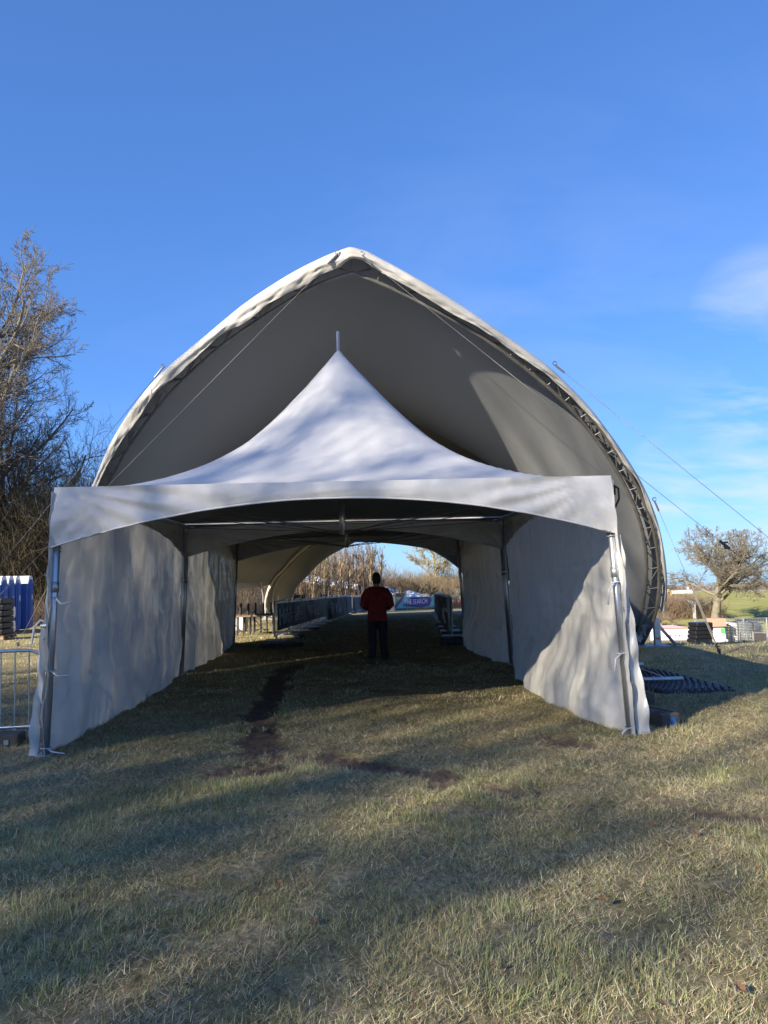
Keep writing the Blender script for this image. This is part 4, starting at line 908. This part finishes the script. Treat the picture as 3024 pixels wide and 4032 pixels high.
jk = skinned('jacket', [jack, sleeve(1), sleeve(-1), hood], M['jacket'], per, .012, 5)
trl = lambda s: tube([(s * .085, 0, .92), (s * .105, 0, .70), (s * .112, .015 + (.05 if s > 0 else 0), .48), (s * .118, -.005 + (.07 if s > 0 else 0), .26), (s * .13, -.015 + (.08 if s > 0 else 0), .06)], [.115, .105, .088, .08, .078], 12)
skinned('trousers', [trl(1), trl(-1), loft([((0, 0, .78), .165, .115), ((0, 0, .95), .17, .12)])], M['trousers'], per, .012, 4)
hairp = loft([((0, -.02, 1.555), .070, .08), ((0, -.014, 1.62), .088, .100), ((0, -.006, 1.68), .090, .106), ((0, 0, 1.735), .080, .098), ((0, 0, 1.768), .062, .08), ((0, 0, 1.79), .035, .045)])
skinned('hair', [hairp], M['hair'], per, .01, 4)
for s in (-1, 1):
    skinned('shoe', [tube([(s * .128, -.07 + (.08 if s > 0 else 0), .045), (s * .135, .03 + (.08 if s > 0 else 0), .05), (s * .15, .14 + (.08 if s > 0 else 0), .035), (s * .155, .19 + (.08 if s > 0 else 0), .03)], [.042, .046, .042, .028], 10)], M['shoe'], per, .009, 3)

# ------------------------------------------------------------------ things around the passage end
# stage decks stored upside down on tall frames
sp = P(1000, 2470, 24.6)
for k, (dx_, lab) in enumerate(((-.42, 'left stack of dark stage decks with their legs up, seen past the left wall'), (.28, 'right stack of dark stage decks beside the near end of the banner fence'))):
    t = thing('stage_deck_stack', lab, 'stage deck', (sp[0] + dx_, 24.6 + k * .25, gz(sp[0], 24.6)), R_(8), 'stacked stage decks')
    obj('deck', bevbox('deck', 0, 0, .60, .68, 1.0, .045, .006, 1), M['wood'], t)
    for a in (-.30, -.1, .1, .30):
        for b in (-.42, .42):
            rod('leg', (a, b, 0), (a, b, .58), .022, M['rubber'], t)
    for a in (-.26, .0, .24):
        for b in (-.3, 0, .3): rod('raised_leg', (a, b, .62), (a, b, 1.0 - .05 * abs(b)), .03, M['rubber'], t, 4)
        rod('stay', (a - .12, -.3, .62), (a, -.3, .78), .018, M['rubber'], t, 4)
    rod('stay', (-.3, -.42, .5), (.05, -.42, .1), .014, M['rubber'], t)
ws = P(945, 2425, 27); tag(obj('white_tarpaulin', bevbox('white_tarpaulin', ws[0], 27, gz(ws[0], 27) + .25, .5, .6, .5, .12, 3), M['wrap_white']), 'bundled white tarpaulin under the stage decks', 'tarpaulin')
for px, y, w, lab in ((1180, 38, .50, 'wide bundle of black upright posts behind the left banner'), (1276, 42, .30, 'smaller black bundle farther along behind the left banner')):
    p = P(px, 2360, y); t = thing('post_bundle', lab, 'bundle', (p[0], y, gz(p[0], y)))
    hh = P(px, 2340, y)[2] - gz(p[0], y); k = int(w / .085)
    for i in range(k):
        for j in range(3): rod('post', (-w / 2 + w * i / (k - 1), (j - 1) * .09, 0), (-w / 2 + w * i / (k - 1) + .01 * math.sin(i * 3), (j - 1) * .09, hh - .06 * abs(math.sin(i * 2.3 + j))), .045, M['rubber'], t, 5)
    obj('band', pymesh('band', box(0, 0, hh * .6, w + .12, .30, .05)), M['black'], t)
# ballast blocks by the far marquee legs and the fence feet
def block_thing(name, label, loc, size, rz, m, group=None, cat='block'):
    o = obj(name, bevbox(name, 0, 0, size[2] / 2, *size, .02, 2), M[m], None, loc, (0, 0, rz)); return tag(o, label, cat, group)
p = G0(1800, 2538); block_thing('ballast_block', 'low black ballast block at the far right marquee leg', (p[0], p[1] + .15, 0), (.85, .35, .16), R_(2), 'rubber')
p = G0(1120, 2548); block_thing('ballast_block', 'flat black ballast block lying before the left banner', (p[0] - .1, p[1] + .2, 0), (1.1, .35, .07), R_(6), 'rubber')
for px, py, lab in ((1785, 2508, 'nearest dark blue foot block beside the right barriers'), (1768, 2488, 'second dark blue foot block beside the right barriers'), (1750, 2470, 'third dark foot block beside the right barriers')):
    p = gnd(px, py); block_thing('foot_block', lab, (p[0], p[1] + .1, p[2]), (.62, .22, .14), R_(3), 'mat_plastic', 'foot blocks beside the right barriers')
for px, py, lab in ((1183, 2510, 'nearer small dark foot block under the left banner barriers'), (1240, 2478, 'farther small dark foot block under the left banner barriers')):
    p = gnd(px, py); block_thing('foot_block', lab, (p[0], p[1], p[2]), (.16, .5, .08), R_(20), 'rubber', 'foot blocks under the left barriers')

# ------------------------------------------------------------------ left side: barrier, block, toilets, wrapped stacks
a = P(178, 2567, 8.75)
lb = thing('crowd_barrier', 'galvanised crowd barrier cut by the left edge, standing on a dark block', 'barrier', (a[0] - 2.3, 8.45, .0), R_(7.4))
barrier_parts(lb, 2.3, 1.02, 14)
block_thing('base_block', 'dark rubber block under the left crowd barrier', (a[0] - .75, 8.52, 0), (1.15, .26, .13), R_(7), 'block')
def toilet(label, loc, rz):
    t = thing('portable_toilet', label, 'toilet', loc, rz, 'blue portable toilets')
    obj('cabin', bevbox('cabin', 0, 0, 1.0, 1.1, 1.1, 1.96, .03, 2), M['toilet_blue'], t)
    prof = [(-.57, 1.93), (-.40, 2.18), (-.22, 2.27), (.22, 2.27), (.40, 2.18), (.57, 1.93)]
    vs = [(x, yy, z) for yy in (-.57, .57) for x, z in prof]; n = len(prof)
    fs = [tuple(range(n)), tuple(range(2 * n - 1, n - 1, -1))] + [(i, i + n, (i + 1) % n + n, (i + 1) % n) for i in range(n)]
    obj('roof', pymesh('roof', (vs, fs)), M['toilet_roof'], t)
    ar = [(-.40, .10), (.40, .10), (.40, 1.80), (.30, 2.02), (.12, 2.12), (-.12, 2.12), (-.30, 2.02), (-.40, 1.80)]
    def extr(poly, y0_, y1_):
        k = len(poly); v_ = [(x, y0_, z) for x, z in poly] + [(x, y1_, z) for x, z in poly]
        return v_, [tuple(range(k)), tuple(range(2 * k - 1, k - 1, -1))] + [(i, i + k, (i + 1) % k + k, (i + 1) % k) for i in range(k)]
    d = obj('door', pymesh('door', extr([(x * 1.12, z) for x, z in ar], -.60, -.54)), M['toilet_blue'], t)
    obj('door_panel', pymesh('door_panel', extr([(x * .72, .25 + (z - .1) * .86) for x, z in ar], -.625, -.59)), M['toilet_blue'], d)
    obj('door_sign', pymesh('door_sign', box(.05, -.63, 1.35, .16, .012, .22)), M['plight'], d)
    obj('handle', pymesh('handle', box(.33, -.63, 1.05, .06, .04, .16)), M['rubber'], d)
    return t
labs = ['rightmost blue portable toilet with a white roof', 'blue portable toilet second from the right', 'blue portable toilet third from the right', 'blue portable toilet at the left edge, fourth from the right']
tr0 = P(62, 2470, 32.5)
for k in range(4):
    loc = (tr0[0] + .28 * k + (-.22 if k else 0), 32.5 - 1.13 * k - (.1 if k else 0), gz(tr0[0], 32.5) + .05)
    if k == 0: tl0 = toilet(labs[0], loc, R_(104))
    else: dup(tl0, loc, R_(104), labs[k])
def wrapped_stack(label, loc, rz, w, d, layers, lh, m, tilt=0.0):
    t = thing('wrapped_stack', label, 'pallet', loc, rz)
    obj('pallet', pymesh('pallet', join(*[box(x, 0, .13, .10, d, .022) for x in np.linspace(-w / 2 + .05, w / 2 - .05, 6)], *[box(0, y, .06, w, .09, .09) for y in (-d / 2 + .05, 0, d / 2 - .05)])), M['wood'], t)
    for i in range(layers):
        b_ = bevbox('layer', 0, 0, 0, w * (.97 - .02 * (i % 2)), d * .97, lh * .96, lh * .22, 3)
        o = obj('layer', b_, M[m], t, (tilt * i, .01 * math.sin(i * 2), .15 + lh * (i + .5)), (0, 0, R_(2 * math.sin(i * 2.1))))
    return t
p = P(-22, 2510, 25.5); wrapped_stack('tall black wrapped stack at the left edge in front of the toilets', (p[0], 25.5, gz(p[0], 25.5)), R_(4), .95, .9, 6, .205, 'wrap_black')
p = P(38, 2497, 26.4); wrapped_stack('white wrapped two tier stack beside the black one at the left', (p[0], 26.4, gz(p[0], 26.4)), R_(3), .27, .5, 2, .48, 'wrap_white')

# ------------------------------------------------------------------ right side: mat, tubes, blocks, stores in the field
A = [np.array(G0(*q)) for q in ((2430, 2690), (2525, 2645), (2898, 2722), (2620, 2742))]
mt = thing('ground_mat', 'blue black slatted plastic ground mat lying on the grass at the right', 'mat', A[0])
A = [q - A[0] for q in A]
def matp(u, v): return (A[0] * (1 - u) + A[3] * u) * (1 - v) + (A[1] * (1 - u) + A[2] * u) * v
n = 24
pts = np.array([[matp(u, v) + np.array([0, 0, .05 + .025 * math.sin(u * 5) * v]) for v in np.linspace(0, 1, n)] for u in np.linspace(0, 1, n)])
solid(obj('slab', sheet('slab', pts), M['mat_base'], mt), .04, -1)
eu = Vector(A[3]).normalized(); ev = Vector(A[2] - A[3]).normalized()
cl = bpy.data.meshes.new('cleat'); bm = bmesh.new(); bmesh.ops.create_cube(bm, size=1); bm.to_mesh(cl); bm.free(); cl.materials.append(M['mat_plastic'])
lu = Vector(A[3]).length; lv = Vector(A[2] - A[3]).length; nu, nv = 13, 20
for i in range(nu):
    for j in range(nv):
        u = (i + .5 + .5 * (j % 2) * .9) / (nu + .5); v = (j + .5) / nv
        if u > .985: continue
        q = matp(u, v); o = obj('cleat', cl, None, mt)
        o.matrix_local = Matrix.Translation((q[0], q[1], .055 + .025 * math.sin(u * 5) * v + .014)) @ Matrix.Rotation(math.atan2(eu.y, eu.x), 4, 'Z') @ Matrix.Diagonal((lu / nu * .58, lv / nv * .42, .03, 1))
q0 = G0(2470, 2712); q1 = G0(2692, 2708)
tb = obj('pole', pymesh('pole', join(tube([(q0[0], q0[1], .13), (q1[0], q1[1], .13)], .032, 10), tube([(q0[0] * .55 + q1[0] * .45, q0[1] * .55 + q1[1] * .45, .13), (q0[0] * .5 + q1[0] * .5, q0[1] * .5 + q1[1] * .5, .13)], .04, 10)), True), M['galv']); tag(tb, 'jointed metal pole lying across the slatted mat', 'pole')
q0 = G0(2490, 2648); q1 = G0(2628, 2704); tag(obj('pole', pymesh('pole', tube([(q0[0], q0[1], .12), (q1[0], q1[1], .12)], .014, 8), True), M['galv']), 'thin rod lying diagonally on the slatted mat', 'pole')
q0 = G0(2450, 2638); q1 = G0(2535, 2640); tag(obj('pole', pymesh('pole', tube([(q0[0], q0[1], .10), (q1[0], q1[1], .10)], .035, 10), True), M['galv']), 'short metal tube end behind the slatted mat, by the wall hem', 'pole')
def foot_block(label, loc, rz, L, blue):
    t = thing('barrier_foot', label, 'block', loc, rz)
    w, h = .26, .155
    obj('body', bevbox('body', 0, 0, h / 2, w, L, h, .012, 2), M['block'], t)
    for k in range(3):
        y = -L * .30 + k * L * .27; ring = [(.055 * math.cos(q), y + .075 * math.sin(q)) for q in np.linspace(0, 6.28, 15)[:-1]]
        vs = [(x, yy, h + .003) for x, yy in ring]; obj('hole', pymesh('hole', (vs, [tuple(range(14))])), M['black'], t)
        rv, rf = tube([(x, yy, h + .001) for x, yy in ring + ring[:1]], .007, 5); obj('rim', pymesh('rim', (rv, rf), True), M['block'], t)
    for s in (-1, 1): obj('groove', pymesh('groove', box(s * .10, 0, h + .002, .018, L * .8, .008)), M['black'], t)
    if blue: obj('blue_patch', pymesh('blue_patch', box(.02, -L / 2 - .003, .07, .09, .006, .10)), M['bluepaint'], t)
    return t
q = G0(2625, 2868); foot_block('dark slotted barrier foot with a blue painted end by the right marquee leg', (q[0] - .10, q[1] + .36, 0), R_(24), .78, True)
q = G0(2530, 2785); foot_block('farther dark barrier foot half hidden behind the right wall flap', (q[0] - .12, q[1] + .2, 0), R_(88), .62, False)
# low black skid under the wall hem
q = G0(2290, 2795); tag(obj('black_bar', bevbox('black_bar', 0, 0, .03, .55, .05, .05, .01), M['rubber'], None, (q[0], q[1] + .05, 0), (0, 0, R_(-38))), 'black bar lying on the grass under the right wall hem', 'bar')

def at_field(px, y): p = P(px, 2500, y); return (p[0], y, gz(p[0], y))
wrapped_stack('leaning black wrapped stack in the field right of the arched tent', at_field(2752, 41), R_(8), 1.0, .9, 5, .215, 'wrap_black', .035)
t = wrapped_stack('tall pallet with white wrapped boxes and cardboard on top in the field', at_field(2824, 41), R_(2), .78, .8, 1, .80, 'wrap_white')
obj('base_layer', bevbox('base_layer', 0, 0, .22, .80, .82, .18, .05, 2), M['wrap_white'], t)
obj('cardboard_box', bevbox('cardboard_box', 0, 0, 1.20, .72, .75, .42, .012, 1), M['cardboard'], t)
obj('label_sheet', pymesh('label_sheet', box(.12, -.41, .78, .24, .006, .26)), M['green_label'], t)
# stacked fence panels in a stillage
loc = at_field(2918, 42)
t = thing('fence_panel_stack', 'stack of galvanised fence panels in a steel stillage with a black end board', 'fence stack', loc, R_(-4))
for i in range(13):
    z = .12 + i * .085; o = obj('panel', pymesh('panel', join(tube([(-1.0, -.45, z), (1.0 - .02 * (i % 3), -.45, z)], .028, 6), tube([(-1.0, .45, z), (1.0, .45, z)], .028, 6), tube([(-1.0, -.45, z), (-1.0, .45, z)], .028, 6), tube([(1.0 - .02 * (i % 3), -.45, z), (1.0, .45, z)], .028, 6), *[tube([(x, -.45, z), (x, .45, z)], .012, 5) for x in np.linspace(-.8, .8, 7)]), True), M['galv'], t, (.03 * math.sin(i * 1.7), .02 * math.cos(i * 2.3), 0))
for x in (-1.05, -.65, -.3, .1, .42): obj('stillage_post', pymesh('stillage_post', box(x, -.53, .36, .06, .05, .72)), M['galv'], t)
obj('end_board', bevbox('end_board', .78, -.56, .33, .64, .03, .56, .004, 1), M['wallbrown'], t)
obj('end_frame', pymesh('end_frame', join(box(1.13, -.56, .36, .05, .05, .72), box(.43, -.56, .36, .05, .05, .72), box(.78, -.56, .66, .66, .05, .05))), M['galv'], t)
for x in (-.35, .45): obj('tie', pymesh('tie', tube([(x, -.50, .1), (x, -.52, .7), (x + .02, -.5, 1.2), (x, 0, 1.24)], .02, 5)), M['black'], t)
# temporary mesh fence running up the field
def mesh_fence(pts, label, hh):
    base = pts[0]; t = thing('mesh_fence', label, 'fence', tuple(base))
    for a_, b_ in zip(pts[:-1], pts[1:]):
        a_ = np.array(a_) - base; b_ = np.array(b_) - base
        rod('post', a_, a_ + [0, 0, hh], .04, M['galv'], t); rod('rail', a_ + [0, 0, hh], b_ + [0, 0, hh], .025, M['galv'], t); rod('rail', a_ + [0, 0, .1], b_ + [0, 0, .1], .025, M['galv'], t)
        wires = [tube([a_ * (1 - q) + b_ * q + [0, 0, .1], a_ * (1 - q) + b_ * q + [0, 0, hh]], .007, 3, False) for q in np.linspace(.06, .94, 14)] + [tube([a_ + [0, 0, z], b_ + [0, 0, z]], .007, 3, False) for z in np.linspace(.3, hh - .2, 5)]
        obj('wire_mesh', pymesh('wire_mesh', join(*wires)), M['galv'], t)
    rod('post', b_, b_ + [0, 0, hh], .04, M['galv'], t); return t
fl = [gnd(px, py) for px, py in ((2600, 2404), (2628, 2408), (2655, 2412), (2674, 2416), (2687, 2420), (2700, 2425), (2714, 2431), (2731, 2438), (2741, 2441))]
mesh_fence(fl, 'temporary mesh fence running down the green field left of the oak', 1.75)
fl = [np.array(at_field(px, 54)) for px in (2740, 2830, 2930, 3022, 3110)]
mesh_fence(fl, 'low mesh fence behind the field stores, ending in a post at the right edge', 1.35)
# far buildings and works on the crest
def crest(px, y): p = P(px, 2330, y); return np.array((p[0], y, gz(p[0], y)))
c = crest(2638, 103); t = thing('farm_building', 'dark low building on the crest of the hill', 'building', tuple(c))
obj('wall', pymesh('wall', box(0, 0, .4, 1.3, 1.6, .8)), M['wallbrown'], t); obj('roof', pymesh('roof', ([(-.75, -.9, .78), (.75, -.9, .78), (.75, .9, .78), (-.75, .9, .78), (-.75, 0, 1.1), (.75, 0, 1.1)], [(0, 1, 5, 4), (2, 3, 4, 5), (0, 4, 3), (1, 2, 5), (0, 3, 2, 1)])), M['bark_dark'], t)
c = crest(2634, 99); t = thing('timber_trestle', 'small yellow timber trestle on the hill crest', 'trestle', tuple(c))
for s in (-1, 1): rod('leg', (s * .38, 0, 0), (s * .08, 0, .8), .06, M['timber'], t); rod('leg', (s * .38, .4, 0), (s * .08, .4, .8), .06, M['timber'], t)
rod('beam', (0, -.1, .8), (0, .5, .8), .07, M['timber'], t)
c = crest(2685, 102); t = thing('white_shed', 'long low white wall on the hill crest left of the oak', 'wall', tuple(c))
obj('wall', pymesh('wall', box(0, 0, .2, 2.6, .6, .4)), M['whitewash'], t); obj('coping', pymesh('coping', box(0, 0, .43, 2.7, .7, .05)), M['plight'], t); obj('pillar', pymesh('pillar', box(.7, -.33, .4, .25, .15, .8)), M['whitewash'], t)
thicket('hedge', 1500, (31, 62), (105, 109), 1.2, 33, M['bark_red'], 'distant reddish hedge line along the crest of the hill', .2, .05, .03, 3)

# ------------------------------------------------------------------ fallen leaves
lv_ = [(0, 0, 0), (.018, .012, .006), (.024, .03, .010), (.010, .05, .004), (0, .062, .012), (-.012, .048, .004), (-.022, .028, .012), (-.016, .010, .004)]
lme = pymesh('fallen_leaf', (lv_ + [(0, .03, -.002)], [(i, (i + 1) % 8, 8) for i in range(8)])); lme.materials.append(M['leaf'])
for px, py in ((515, 3540), (285, 3440), (330, 3780), (215, 3710), (855, 3765), (610, 3470), (1035, 3195), (540, 3700), (1105, 3500), (2480, 3270), (2605, 3340), (2735, 3290), (2990, 3445), (2870, 3540), (2590, 3975), (1920, 3835), (2360, 3570), (1785, 3325), (2565, 3265), (1470, 3320), (2010, 3150), (1250, 3640), (2900, 3900)):
    q = G0(px, py); z = .02
    o = obj('fallen_leaf', lme, None, None, (q[0], q[1], z + .012), (random.uniform(-.5, .5), random.uniform(-.5, .5), random.uniform(0, 6.28))); s = random.uniform(.55, .95); o.scale = (s, s, s)
    tag(o, 'small curled brown leaf lying in the near grass', 'leaf', 'fallen leaves in the grass')
